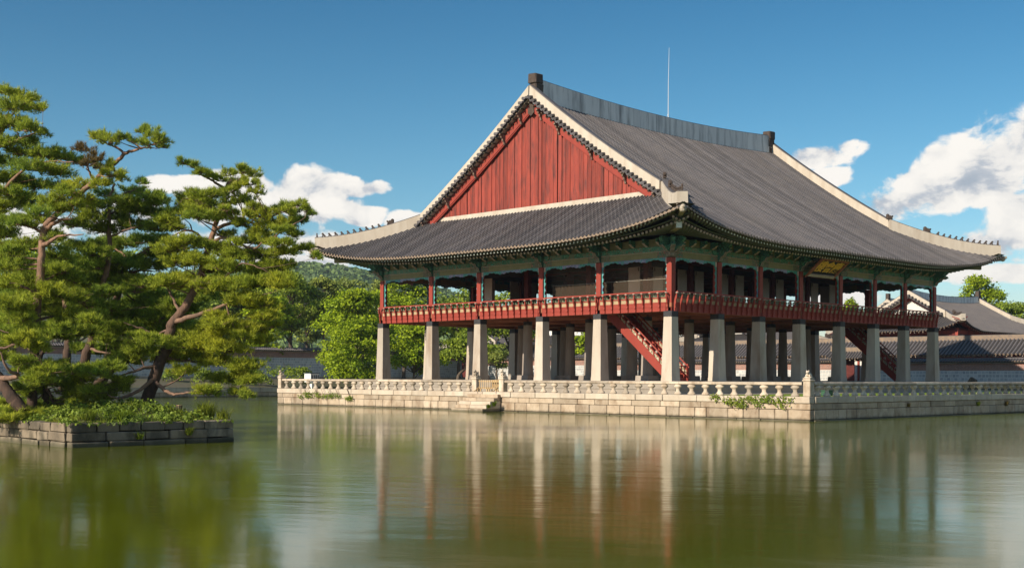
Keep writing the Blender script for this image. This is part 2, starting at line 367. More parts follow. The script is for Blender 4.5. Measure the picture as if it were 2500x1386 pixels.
def water_material():
    m = bpy.data.materials.new('pond water'); m.use_nodes = True; q = NT(m.node_tree); b = q.n['Principled BSDF']
    pos = q.node('ShaderNodeNewGeometry').outputs['Position']
    c = q.mix(q.ramp(q.noise(q.scale(pos, (.03, .03, .03)), 1.0, 3), [(.35, 0.0), (.65, 1.0)]), (.072, .084, .0012), (.086, .106, .005))
    q.l.new(c, b.inputs['Base Color'])
    b.inputs['IOR'].default_value = 1.33; b.inputs['Specular IOR Level'].default_value = .5
    r = q.node('ShaderNodeVectorRotate', rotation_type='Z_AXIS', inp={'Vector': pos, 'Angle': -YAW + .25})
    big = q.noise(q.scale(r.outputs[0], (.22, .10, 1)), 1.0, 3, .5)
    mid = q.noise(q.scale(r.outputs[0], (1.5, .55, 1)), 1.0, 3, .55, .4)
    fine = q.noise(q.scale(r.outputs[0], (7.0, 2.2, 1)), 1.0, 2, .5)
    # breezy lanes: ripples stronger in some patches than in others
    lane = q.ramp(q.noise(q.scale(r.outputs[0], (.05, .022, 1)), 1.0, 2), [(.44, .15), (.60, 1.0)])
    q.l.new(q.math('MULTIPLY_ADD', lane, .05, .085), b.inputs['Roughness'])
    h = q.math('MULTIPLY_ADD', q.math('MULTIPLY', mid, lane), .5, q.math('MULTIPLY', big, .9))
    h = q.math('MULTIPLY_ADD', q.math('MULTIPLY', fine, lane), .13, h)
    bn = q.node('ShaderNodeBump', inp={'Strength': 1.0, 'Distance': .022, 'Height': h}); q.l.new(bn.outputs[0], b.inputs['Normal'])
    return m
tag(MB().add([(PX0, PY0, 0), (PX1, PY0, 0), (PX1, PY1, 0), (PX0, PY1, 0)], [(0, 1, 2, 3)]).build('pond_water', water_material()), kind='structure')

# ------------------------------------------------------------------ stone revetments built block by block
def courses(parent, axis, fixed, a0, a1, specs, out, depth, mt, name='stone_block', skip=None, jit=.006, wander=.012):
    """rows of dressed blocks along a wall; specs = [(z0, z1, wmin, wmax, proud)], out = +-1 direction the face looks"""
    for z0, z1, w0, w1, proud in specs:
        p = a0
        while p < a1 - .01:
            w = random.uniform(w0, w1)
            if a1 - (p + w) < w0*.6: w = a1 - p
            g = .020 if mt is M_oldstone else .017; pr = proud + random.uniform(-wander, wander); f0 = fixed + out*pr; f1 = fixed - out*depth
            lo, hi = min(f0, f1), max(f0, f1)
            b = MB()
            if axis == 'y': b.chbox(lo, hi, p + g, p + w - g, z0 + .009, z1 - .009, .026, 0, jit)
            else: b.chbox(p + g, p + w - g, lo, hi, z0 + .009, z1 - .009, .026, 0, jit)
            b.build(name, mt, parent)
            p += w
def pond_banks():
    t = thing('pond_embankment', (13, 66, 0), 'low granite block embankment along the far bank of the pond', 'embankment')
    MB().box(PX0 - 1.4, PX1, PY1 + .12, PY1 + 1.6, -1.6, .985).build('core', M_joint, t)
    courses(t, 'x', PY1 + .1, -42, 20, [(.5, 1.0, .9, 1.6, .10)], -1, .3, M_coping)
    courses(t, 'x', PY1 + .1, -42, 20, [(-.3, .5, .9, 1.7, .06)], -1, .3, M_stone)
    for nm, bx in (('pond_edge_wall', (PX1, PX1 + 1.2, PY0, PY1, -1.6, .99)), ('pond_edge_wall', (PX0 - .9, PX0, PY0, PY1, -1.6, .61)), ('pond_edge_wall', (PX0, PX1, PY0 - .9, PY0, -1.6, .61))):
        tag(MB().box(*bx).build(nm, M_stone), kind='structure')
pond_banks()

# ------------------------------------------------------------------ terrace island under the pavilion
TER = thing('stone_terrace', (18, 10, 0), 'granite block terrace rising from the pond beneath the pavilion', 'terrace')
def terrace():
    c = .30
    MB().box(TX0 + c - .05, TX1 - c, TY0 + c - .05, TY1 - c, -1.6, 1.16).build('core', M_joint, TER)
    S = [(-.5, .06, 1.5, 3.0, .07), (.06, .58, .75, 1.45, .0), (.58, .91, .95, 2.3, -.012)]
    courses(TER, 'y', TX0, TY0, TY1, S, -1, .34, M_stone); courses(TER, 'y', TX0, TY0, TY1, [(.91, 1.27, 1.5, 2.6, .035)], -1, .45, M_coping, 'coping_stone')
    courses(TER, 'x', TY0, TX0 + .36, TX1, S, -1, .34, M_stone); courses(TER, 'x', TY0, TX0 + .47, TX1, [(.91, 1.27, 1.5, 2.6, .035)], -1, .45, M_coping, 'coping_stone')
    MB().box(TX0 + .36, TX1, TY1 - .34, TY1, -.5, 1.27).build('rear_facing', M_stone, TER); MB().box(TX1 - .34, TX1, TY0 + .47, TY1 - .35, -.5, 1.27).build('rear_facing', M_stone, TER)
    v = [(TX0 + .4, TY0 + .4, 1.20), (TX1 - .35, TY0 + .4, 1.20), (TX1 - .35, TY1 - .35, 1.20), (TX0 + .4, TY1 - .35, 1.20)]
    tag(MB().add(v, [(0, 1, 2, 3)]).build('terrace_lawn_ground', M_lawn), kind='structure')
    b = MB().box(-4.2, 38.6, -4.3, 32.8, 1.2, 1.215); tag(b.build('terrace_pavement', M_paving), kind='structure')
terrace()

def beast_mesh(kind):
    """carved guardian animal crouching on its post, looking along -x"""
    b = bpy.data.meshes.new('beast'); parts = []
    E = lambda x, y, z, rx, ry, rz: parts.append((x, y, z, rx, ry, rz))
    if kind == 'lion':
        E(.03, 0, .12, .17, .13, .12); E(-.05, 0, .20, .12, .115, .14); E(-.12, 0, .33, .105, .10, .10); E(-.21, 0, .30, .05, .06, .05); E(-.14, .07, .41, .025, .02, .03); E(-.14, -.07, .41, .025, .02, .03)
        E(-.13, .07, .08, .04, .04, .10); E(-.13, -.07, .08, .04, .04, .10); E(.10, .10, .08, .09, .05, .08); E(.10, -.10, .08, .09, .05, .08); E(.17, 0, .22, .05, .04, .11)
    else:
        E(.02, 0, .15, .22, .12, .11); E(-.14, 0, .26, .12, .10, .085); E(-.25, 0, .25, .06, .07, .05); E(-.15, .06, .335, .03, .03, .03); E(-.15, -.06, .335, .03, .03, .03)
        E(-.12, .09, .08, .05, .045, .09); E(-.12, -.09, .08, .05, .045, .09); E(.13, .09, .09, .10, .05, .09); E(.13, -.09, .09, .10, .05, .09); E(.22, 0, .13, .05, .05, .07)
    mb = MB()
    for x, y, z, rx, ry, rz in parts:
        n = 8; prof = [(z - rz*math.cos(PI*k/6), math.sin(PI*k/6)) for k in range(7)]
        prof = [(p, max(r, .02)) for p, r in prof]
        vs = []; fs = []
        for zz, r in prof: vs += [(x + rx*r*math.cos(2*PI*i/n), y + ry*r*math.sin(2*PI*i/n), zz) for i in range(n)]
        for k in range(6):
            for i in range(n): fs.append((k*n+i, k*n+(i+1) % n, (k+1)*n+(i+1) % n, (k+1)*n+i))
        mb.add(vs, fs)
    mb.box(-.2, .2, -.17, .17, -.03, .03)
    me = mesh_from('beast', mb.v, mb.f, mb.m, M_rail, True); return me
BEAST = {k: beast_mesh(k) for k in ('lion', 'toad')}
def balustrade(name, label, axis, fixed, a0, a1, posts, nb, group, joints=2.7):
    mid = (a0 + a1)/2; loc = (fixed, mid, 1.27) if axis == 'y' else (mid, fixed, 1.27)
    t = thing(name, loc, label, 'balustrade', group)
    sp = (a1 - a0)/nb
    prof = [(0, .23), (.07, .245), (.10, .22), (.19, .135), (.27, .115), (.33, .13), (.37, .15), (.41, .225), (.46, .255), (.50, .245), (.545, .19), (.575, .17)]
    me0 = MB().lathe(0, 0, prof, 10, 1.0, .68)
    mesh = mesh_from('baluster', me0.v, me0.f, me0.m, M_rail, True)
    for k in range(nb):
        p = a0 + (k + .5)*sp
        o = link('baluster', mesh, t, (fixed, p, 1.27) if axis == 'y' else (p, fixed, 1.27), (PI/2 if axis == 'y' else 0) + random.uniform(-.05, .05))
        o.scale = (random.uniform(.92, 1.08), random.uniform(.92, 1.08), 1)
    p = a0 + .0
    while p < a1 - .01:
        w = random.uniform(joints*.8, joints*1.25)
        if a1 - p - w < joints*.5: w = a1 - p
        oct_ = [(-.15, -.05), (-.10, -.085), (.10, -.085), (.15, -.05), (.15, .05), (.10, .085), (-.10, .085), (-.15, .05)]
        dz = random.uniform(-.006, .006)
        if axis == 'y': MB().prism(oct_, (fixed, p + w/2, 1.925 + dz), (1, 0, 0), (0, 0, 1), (0, 1, 0), w - .014).build('handrail', M_rail, t)
        else: MB().prism(oct_, (p + w/2, fixed, 1.925 + dz), (0, 1, 0), (0, 0, 1), (1, 0, 0), w - .014).build('handrail', M_rail, t)
        p += w
    for (x, y, kind, rz) in posts:
        b = MB().chbox(x - .21, x + .21, y - .21, y + .21, 1.27, 2.06, .03); b.frustum(x, y, 2.06, 2.10, .46, .50); b.frustum(x, y, 2.10, 2.20, .50, .36); b.frustum(x, y, 2.20, 2.24, .44, .44)
        po = b.build('newel_post', M_rail, t); po.data.materials[0] = M_rail
        o = link('guardian_beast', BEAST[kind], po, (x, y, 2.26), rz)
    return t
balustrade('stone_balustrade', 'carved stone balustrade left of the small timber barrier, lotus balusters on the terrace edge', 'y', TX0 + .22, 11.85, 33.75, [(TX0 + .22, 34.0, 'lion', 0), (TX0 + .22, 11.6, 'lion', 0)], 23, 'terrace balustrades')
balustrade('stone_balustrade', 'carved sunlit stone balustrade between the small timber barrier and the corner beast', 'y', TX0 + .22, TY0 + .55, 8.8, [(TX0 + .22, 9.05, 'lion', 0), (TX0 + .25, TY0 + .25, 'toad', .25)], 23, 'terrace balustrades')
balustrade('stone_balustrade', 'shaded stone balustrade on the terrace side turned away from the sun', 'x', TY0 + .22, TX0 + .55, TX1 - .5, [], 50, 'terrace balustrades')
def landing():
    t = thing('boat_landing_steps', (TX0 - .8, 10.3, 0), 'stone steps leading from the terrace barrier down into the pond', 'steps')
    for k in range(5):
        z1 = 1.10 - .225*k; x0 = TX0 - .33*(k + 1); y1 = 11.9 + .02*k; y0 = 9.0
        s = 0
        cut = y0 + random.uniform(1.0, 1.9)
        for a, b in ((y0, cut), (cut, y1)):
            MB().chbox(x0, TX0 - .05 if k < 4 else TX0 - .04, a + .006, b - .006, max(z1 - .225, -.4) if k < 4 else -.6, z1 - .004, .02, 0, .006).build('step', M_coping if random.random() < .5 else M_stone, t)
    g = thing('timber_barrier', (TX0 + .2, 10.33, 1.27), 'small pale picket barrier closing the top of the boat steps', 'barrier')
    x = TX0 + .12
    for z in (1.50, 1.93): MB().box(x - .03, x + .03, 9.42, 11.22, z - .03, z + .03).build('rail', M_gatewood, g)
    for y in [9.5 + .2*i for i in range(9)]: MB().box(x - .06, x - .03, y - .025, y + .025, 1.44, 2.03).build('picket', M_gatewood, g)
    for y in (9.6, 10.25, 10.45, 11.05): MB().box(x - .03, x + .03, y - .04, y + .04, 1.27, 1.5).build('leg', M_gatewood, g)
    for s, y in ((-1, 9.44), (1, 11.2)): MB().beam((x - .05, y, 1.5), (x - .05, y + s*.1, 1.27), .05, .05).beam((x - .45, y, 1.28), (x + .0, y, 1.55), .05, .05).build('foot', M_gatewood, g)
    MB().box(x + .25, x + .28, 9.5, 10.3, 1.55, 2.02).box(x + .25, x + .28, 9.5, 9.58, 1.27, 1.55).box(x + .25, x + .28, 10.22, 10.3, 1.27, 1.55).build('rear_board', M_gatewood, g)
    k = thing('extinguisher_cabinet', (-3.5, 33.3, 1.2), 'small white cabinet with dark windows and grey lid behind the balustrade', 'cabinet')
    x0, x1, y0, y1 = -3.9, -3.1, 32.75, 33.6
    MB().box(x0, x1, y0, y1, 1.75, 2.42).build('body', M_boxwhite, k); MB().box(x0 - .05, x1 + .05, y0 - .05, y1 + .05, 2.42, 2.48).build('lid', M_boxroof, k)
    MB().box(x0 + .25, x0 + .55, y0 + .2, y0 + .6, 1.215, 1.75).build('pedestal', M_boxwhite, k)
    for a in (.06, .44): 
        MB().box(x0 + a + .02, x0 + a + .32, y0 - .012, y0 - .002, 1.86, 2.32).build('window', M_dark, k); MB().box(x0 + a + .14, x0 + a + .20, y0 - .022, y0 - .013, 1.86, 2.32).build('window_bar', M_boxwhite, k)
    u = thing('utility_box', (2.4, -9.6, 1.2), 'small dark green utility box on the terrace lawn', 'utility box'); MB().chbox(2.1, 2.8, -9.8, -9.4, 1.2, 1.5, .03).build('body', M_utility, u); MB().box(2.08, 2.82, -9.82, -9.38, 1.5, 1.53).build('lid', M_utility, u)
landing()
# ================================================================== PAVILION
XS = np.cumsum([0, 4.8717, 4.6953, 4.9659, 34.4 - 2*(4.8717 + 4.6953 + 4.9659), 4.9659, 4.6953, 4.8717])
YS = np.cumsum([0, 5.8646, 5.2646, 28.5 - 2*(5.8646 + 5.2646), 5.2646, 5.8646])
BX, BY = 34.4, 28.5; CX, CY = BX/2, BY/2
PAV = thing('pavilion', (CX, CY, 1.2), 'two storey red pavilion with a vast grey tiled roof raised on tall stone columns', 'pavilion')
E0 = 3.7; ZE = 10.83; DG = 6.1; HALF = CY + E0
def prof(d): t = HALF - d; return 22.15 - .74*t + .0061*t*t
def flare(c): return .5*max(0, 1 - c/15)**3
def lift(c): return 1.5*max(0, 1 - c/16)**3.2
def ridgeterm(x): return .45*((x - CX)/15)**2 - .25
def zroof(side, s, d):
    """height of the roof skin: side slope, s = distance along the eave from its start corner line, d = distance in from the eave line"""
    L = BX + 2*E0 if side in 'SN' else BY + 2*E0
    c = min(s, L - s); z = prof(d) + lift(c)*max(0, 1 - max(d, 0)/9)
    if side in 'SN': z += ridgeterm(s - E0)*(max(d, 0)/HALF)**3
    return z
def rp(side, s, d, dz=0.0):
    z = zroof(side, s, d) + dz
    if side == 'S': return (s - E0, d - E0, z)
    if side == 'N': return (BX + E0 - s, BY + E0 - d, z)
    if side == 'W': return (d - E0, BY + E0 - s, z)
    return (BX + E0 - d, s - E0, z)
VG = 1.62 + E0       # verge: s of the outer gable edge on the long slopes
def base_stuff():
    b = MB().box(-1.75, BX + 1.75, -1.75, BY + 1.75, 1.2, 1.60).box(-1.45, BX + 1.45, -1.45, BY + 1.45, 1.60, 2.0)
    b.box(-1.80, BX + 1.80, -1.80, BY + 1.80, 1.50, 1.585); b.build('stylobate', M_paving, PAV)
    for i, x in enumerate(XS):
        for j, y in enumerate(YS):
            outer = i in (0, 7) or j in (0, 5)
            if outer:
                b = MB().frustum(x, y, 2.0, 2.22, .86, .84).frustum(x, y, 2.22, 6.06, .82, .63, n=4)
                # arrises taken off
                c = b.build('stone_column', M_column, PAV)
                k = MB().frustum(x, y, 6.06, 6.37, .655, .655)
                for a in range(4):
                    dx, dy = ((1, 0), (0, 1), (-1, 0), (0, -1))[a]
                    pts = [(-.327, 0)]
                    for q in range(5): pts += [(-.327 + .1308*q + .03, -.05), (-.327 + .1308*q + .1, -.05), (-.327 + .1308*(q+1), 0)]
                    k.prism(pts, (x + dx*.322, y + dy*.322, 6.06), (dy, -dx, 0), (0, 0, 1), (dx, dy, 0), .016)
                k.build('painted_band', M_black, c)
            else:
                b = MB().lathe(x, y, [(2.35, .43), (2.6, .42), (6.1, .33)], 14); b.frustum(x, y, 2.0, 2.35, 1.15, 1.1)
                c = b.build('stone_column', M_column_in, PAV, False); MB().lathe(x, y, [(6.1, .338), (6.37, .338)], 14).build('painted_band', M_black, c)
    # upper floor: deck, joists, board underside
    b = MB().box(-.22, BX + .22, -.22, BY + .22, 6.62, 6.9); b.build('floor_deck', M_redfloor, PAV)
    b = MB()
    for y in YS: b.box(-.2, BX + .2, y - .16, y + .16, 6.36, 6.62)
    for x in XS:
        for j in range(5): b.box(x - .16, x + .16, YS[j] + .161, YS[j+1] - .161, 6.36, 6.618)
    b.build('floor_beam', M_redfloor, PAV)
    b = MB()
    for i in range(7):
        for j in range(5):
            n = 11; w = (YS[j+1] - YS[j] - .34)/n
            for k in range(n):
                m = 4; l = (XS[i+1] - XS[i] - .34)/m
                for q in range(m):
                    y = YS[j] + .17 + k*w; x = XS[i] + .17 + q*l
                    z = 6.575 + random.uniform(-.02, .012); b.box(x + .012, x + l - .012, y + .01, y + w - .01, z, 6.619)
    tag(b.build('ceiling_board', M_redfloor, PAV), kind='stuff')
    # timber columns
    for i, x in enumerate(XS):
        for j, y in enumerate(YS):
            outer = i in (0, 7) or j in (0, 5)
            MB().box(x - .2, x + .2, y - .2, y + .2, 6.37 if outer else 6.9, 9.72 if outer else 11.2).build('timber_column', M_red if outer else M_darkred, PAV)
    # ceiling over the hall, with pale beams
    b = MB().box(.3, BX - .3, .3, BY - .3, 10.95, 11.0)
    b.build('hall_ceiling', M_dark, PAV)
    b = MB()
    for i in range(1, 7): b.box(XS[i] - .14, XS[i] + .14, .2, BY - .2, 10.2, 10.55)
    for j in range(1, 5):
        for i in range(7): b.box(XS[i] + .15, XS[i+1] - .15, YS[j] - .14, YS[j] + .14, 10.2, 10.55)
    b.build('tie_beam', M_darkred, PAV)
    # inner ring: dark lattice transoms and pale door leaves
    b = MB()
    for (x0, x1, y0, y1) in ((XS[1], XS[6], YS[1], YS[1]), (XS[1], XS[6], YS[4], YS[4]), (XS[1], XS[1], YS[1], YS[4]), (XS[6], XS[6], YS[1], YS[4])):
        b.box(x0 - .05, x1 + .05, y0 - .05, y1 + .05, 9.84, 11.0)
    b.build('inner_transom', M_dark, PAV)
    dm = MB().box(-.50, .50, -.03, .03, 6.95, 9.83); dme = mesh_from('door_leaf', dm.v, dm.f, dm.m, M_panel)
    hw = MB().box(-.03, .03, -.05, .05, 9.55, 9.8); hwe = mesh_from('hinge', hw.v, hw.f, hw.m, M_black)
    def leaf(x, y, rz):
        o = link('door_leaf', dme, PAV, (x, y, 0), rz)
        h = bpy.data.objects.new('hinge', hwe); COL.objects.link(h); h.parent = o; h.location = (.40, 0, 0); h.rotation_euler = (0, 0, 0)
    for jj, y in ((1, YS[1] - .02), (4, YS[4] + .02)):
        for i in range(1, 7):
            if i > 1: leaf(XS[i] - .85, y, 0)
            if i < 6: leaf(XS[i] + 1.12, y, PI)
    for ii, x in ((1, XS[1] - .02), (6, XS[6] + .02)):
        for j in (1, 4):
            if j > 1: leaf(x, YS[j] - .9, PI/2)
            if j < 4: leaf(x, YS[j] + 1.15, -PI/2)
    # added dark panels standing in for the deep shade behind the door leaves
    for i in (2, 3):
        MB().box(XS[i] + .25, XS[i+1] - .25, YS[3] - .04, YS[3] + .04, 6.95, 9.84).build('hall_shade_panel', M_dark, PAV)
base_stuff()

# wind net hung just inside the west front, and its wire
def net():
    m = bpy.data.materials.new('bird net'); m.use_nodes = True; q = NT(m.node_tree)
    d = q.node('ShaderNodeBsdfDiffuse', inp={0: (.44, .34, .25, 1)}); t = q.node('ShaderNodeBsdfTransparent')
    mx = q.node('ShaderNodeMixShader', inp={0: .10, 1: t.outputs[0], 2: d.outputs[0]}); q.l.new(mx.outputs[0], q.n['Material Output'].inputs[0])
    for j in range(2):
        o = MB().add([(.9, YS[j] + (.9 if j == 0 else .0), 6.95), (.9, YS[j+1], 6.95), (.9, YS[j+1], 9.9), (.9, YS[j] + (.9 if j == 0 else .0), 9.9)], [(0, 1, 2, 3)]).build('bird_net', m, PAV)
        MB().tube([(.86, YS[j] + (.9 if j == 0 else .0), 8.5), (.86, YS[j+1], 8.5)], .012, 4).build('net_wire', M_panel, o)
net()

# faces of the building as local frames: origin, along, out
FACES = {'S': ((0, 0), (1, 0), (0, -1), XS), 'W': ((0, BY), (0, -1), (-1, 0), BY - YS[::-1]), 'E': ((BX, 0), (0, 1), (1, 0), YS), 'N': ((BX, BY), (-1, 0), (0, 1), BX - XS[::-1])}
class FB(MB):
    """mesh builder in face coordinates (a along, o outwards, z)"""
    def __init__(s, face): super().__init__(); s.F = FACES[face]
    def P(s, a, o, z): (x, y), (ax, ay), (ox, oy), _ = s.F; return (x + ax*a + ox*o, y + ay*a + oy*o, z)
    def fbox(s, a0, a1, o0, o1, z0, z1, m=0):
        p = s.P(a0, o0, z0); q = s.P(a1, o1, z1)
        return s.box(min(p[0], q[0]), max(p[0], q[0]), min(p[1], q[1]), max(p[1], q[1]), z0, z1, m)
    def side(s, a, poly, t, m=0, em=None):
        """profile in (out, z), extruded along the face"""
        (x, y), (ax, ay), (ox, oy), _ = s.F
        return s.prism(poly, (x + ax*a, y + ay*a, 0), (ox, oy, 0), (0, 0, 1), (ax, ay, 0), t, m, em)
    def front(s, poly, o, t, m=0, em=None):
        """outline in (along, z) facing outwards"""
        (x, y), (ax, ay), (ox, oy), _ = s.F
        return s.prism(poly, (x + ox*o, y + oy*o, 0), (ax, ay, 0), (0, 0, 1), (ox, oy, 0), t, m, em)

def railing(face, k):
    S = FACES[face][3]; a0, a1 = S[k] + .205, S[k+1] - .205; L = a1 - a0
    b = FB(face); b.fbox(a0, a1, .205, .262, 6.36, 6.618).fbox(a0, a1, .205, .258, 6.628, 6.90); b.fbox(a0, a1, .205, .275, 7.165, 7.235); b.fbox(a0, a1, .205, .275, 6.905, 6.93)
    r = b.build('railing', M_red, PAV)
    FB(face).fbox(a0, a1, .215, .245, 6.931, 7.164).build('railing_panel', M_cream, r)
    n = max(3, round((S[k+1] - S[k])/.62)); sp = (S[k+1] - S[k])/n
    # pierced cloud boards in the top opening
    for q in range(n):
        b = FB(face); c0 = S[k] + q*sp + (.21 if q == 0 else .05); c1 = S[k] + (q+1)*sp - (.21 if q == n-1 else .05); m = (c0 + c1)/2; h = 7.37; rx = (c1 - c0)*.30; rz = .075
        out = []; inn = []
        for i in range(12):
            t = 2*PI*i/12; ct, st = math.cos(t), math.sin(t); kk = 1/max(abs(ct), abs(st))
            out.append((m + (c1 - c0)/2*ct*kk, h + .13*st*kk)); inn.append((m + rx*ct, h + rz*st))
        for i in range(12):
            j = (i+1) % 12; b.front([out[i], out[j], inn[j], inn[i]], .235, .03)
        b.build('cloud_board', M_olived, r)
    FB(face).fbox(a0 - .2, a1 + .2, .44, .53, 7.545, 7.625).build('hand_rail', M_red, r)
    pp = [(.27, 6.38), (.36, 6.38), (.35, 6.52), (.40, 6.62), (.375, 6.76), (.44, 6.9), (.42, 7.04), (.50, 7.2), (.49, 7.33), (.51, 7.46), (.45, 7.46), (.38, 7.30), (.31, 7.12), (.27, 6.9)]
    for q in range(0 if k > 0 else 0, n + (1 if k == len(S)-2 else 0)):
        a = S[k] + q*sp
        p = FB(face).side(a, pp, .085).build('railing_post', M_red, r)
        b = FB(face); c = b.P(a, .485, 0)
        b.lathe(c[0], c[1], [(7.45, .03), (7.47, .075), (7.50, .10), (7.535, .075), (7.545, .05)], 8); f = b.build('lotus_cap', M_flower, r)
for fc in 'WSEN':
    for k in range(len(FACES[fc][3]) - 1): railing(fc, k)

def wavy(a0, a1, z1, drop, n=26, seed=0):
    """lower edge of the carved valance: cusped, deepest beside the columns"""
    pts = []
    for i in range(n + 1):
        t = i/n; e = min(t, 1 - t)*2
        d = drop*(.62 + .5*math.cos(e*PI*3.0)*(.35 + .3*(1-e)) ) + .028*math.cos(i*PI)
        pts.append((a0 + (a1 - a0)*t, z1 - max(.06, d)))
    return pts
def bay_top(face, k):
    S = FACES[face][3]; a0, a1 = S[k] + .2, S[k+1] - .2
    # lintel with painted ends
    b = FB(face); b.fbox(a0 + .003, a1 - .003, -.14, .14, 9.74, 10.16); l = b.build('lintel', M_olive, PAV)
    b = FB(face)
    for p0, p1 in ((a0 + .004, a0 + .78), (a1 - .78, a1 - .004)): b.fbox(p0, p1, -.144, .144, 9.736, 10.164)
    b.build('painted_end', M_ends, l)
    FB(face).fbox(a0, a1, .141, .155, 10.10, 10.13).build('beam_line', M_flower, l)
    # carved valance in three runs, and the hanging side strips
    v = None
    top = 9.735
    edge = wavy(a0 + .17, a1 - .17, top, .27)
    third = len(edge)//3
    for q, (i0, i1) in enumerate(((0, third), (third, 2*third), (2*third, len(edge)-1))):
        seg = edge[i0:i1+1]; b = FB(face); b.front([(seg[0][0], top)] + seg + [(seg[-1][0], top)], .06, .06, 0, 0)
        if q == 0: v = b.build('valance', M_teal, PAV)
        else: b.build('valance_board', (M_tealp if q == 1 else M_teal), v)
    b = FB(face)
    for s, aa in ((1, a0), (-1, a1)):
        pts = [(aa, top), (aa, 7.64)]; n = 22
        for i in range(n + 1):
            z = 7.64 + (9.45 - 7.64)*i/n; pts.append((aa + s*(.10 + .05*math.sin(i*1.25) + .015*math.cos(i*PI) + .05*(i/n)**3), z))
        pts += [(aa + s*.30, top - .16), (aa + s*.31, top)]
        b.front(pts if s > 0 else pts[::-1], .055, .055)
    b.build('valance_strip', M_teal, v)
    b = FB(face)
    for s, aa in ((1, a0), (-1, a1)):
        p0, p1 = sorted((aa + s*.004, aa + s*.17)); b.fbox(p0, p1, .088, .10, 9.42, top - .004)
    b.build('corner_block', M_pinkpaint, v)
    # friezes above the lintel
    b = FB(face); b.fbox(a0 - .19, a1 + .19, -.10, .10, 10.165, 10.46); fz = b.build('frieze', M_scroll, PAV)
    FB(face).fbox(a0 - .19, a1 + .19, -.06, .04, 10.465, 10.95).build('upper_frieze', M_olive, fz)
    FB(face).fbox(a0 - .19, a1 + .19, -.05, .13, 10.46, 10.50).build('frieze_moulding', M_olived, fz)
    # small scroll noses between the columns
    n = round((a1 - a0)/1.05)
    pr = [(.04, 10.50), (.18, 10.50), (.24, 10.56), (.36, 10.58), (.46, 10.68), (.56, 10.70), (.50, 10.80), (.52, 10.94), (.04, 10.94)]
    for q in range(n):
        a = a0 + (q + .5)*(a1 - a0)/n; o = FB(face).side(a, pr, .16).build('scroll_nose', M_wing, fz)
        b = FB(face); b.side(a, [(.06, 10.485), (.19, 10.485), (.25, 10.545), (.37, 10.565), (.47, 10.665), (.57, 10.685), (.57, 10.70), (.46, 10.69), (.36, 10.59), (.24, 10.57), (.18, 10.51), (.06, 10.51)], .175)
        b.v and tag(b.build('nose_line', M_flower, fz))
for fc in 'WSEN':
    for k in range(len(FACES[fc][3]) - 1): bay_top(fc, k)

def bracket(o, u, name='bracket', sc=1.0, parent=PAV):
    """winged bracket set on a column head; o = column centre, u = outward unit vector"""
    w = (-u[1], u[0], 0); U = (u[0]*sc, u[1]*sc, 0)
    pr = [(-.5, 9.76), (.24, 9.76), (.30, 9.86), (.34, 9.99), (.46, 10.06), (.58, 10.10), (.64, 10.22), (.74, 10.32), (.90, 10.30), (1.08, 10.42), (1.0, 10.55), (.86, 10.58), (.98, 10.70), (1.12, 10.86), (.98, 11.0), (-.5, 11.0)]
    b = MB().prism(pr, (o[0], o[1], 0), U, (0, 0, 1), w, .24)
    b.prism([(-.2, 10.17), (.42, 10.17), (.5, 10.40), (.5, 10.46), (-.2, 10.46)], (o[0], o[1], 0), U, (0, 0, 1), w, .56)
    br = b.build(name, M_wing, parent)
    b = MB(); low = pr[1:10]
    b.prism(low + [(x - .03, z + .035) for x, z in low[::-1]], (o[0], o[1], 0), U, (0, 0, 1), w, .262)
    b.build('painted_edge', M_flower, br)
    if sc == 1.0:
        # curled cloud wing either side of the column head
        b = MB()
        for s in (-1, 1):
            pts = [(s*.12, 10.17), (s*.55, 10.17), (s*.72, 10.24), (s*.80, 10.36), (s*.70, 10.45), (s*.12, 10.46)]
            b.prism(pts if s > 0 else pts[::-1], (o[0] + u[0]*.15, o[1] + u[1]*.15, 0), w, (0, 0, 1), (u[0], u[1], 0), .06)
        b.build('cloud_wing', M_scroll, br)
R2 = math.sqrt(.5)
for i, x in enumerate(XS):
    for y, u in ((0, (0, -1)), (BY, (0, 1))):
        bracket((x, y), u)
        if i in (0, 7): bracket((x, y), (-1 if i == 0 else 1, 0)); bracket((x, y), ((-1 if i == 0 else 1)*R2, (-1 if y == 0 else 1)*R2), 'corner_bracket', 1.15)
for y in YS[1:-1]:
    for x, u in ((0, (-1, 0)), (BX, (1, 0))): bracket((x, y), u)

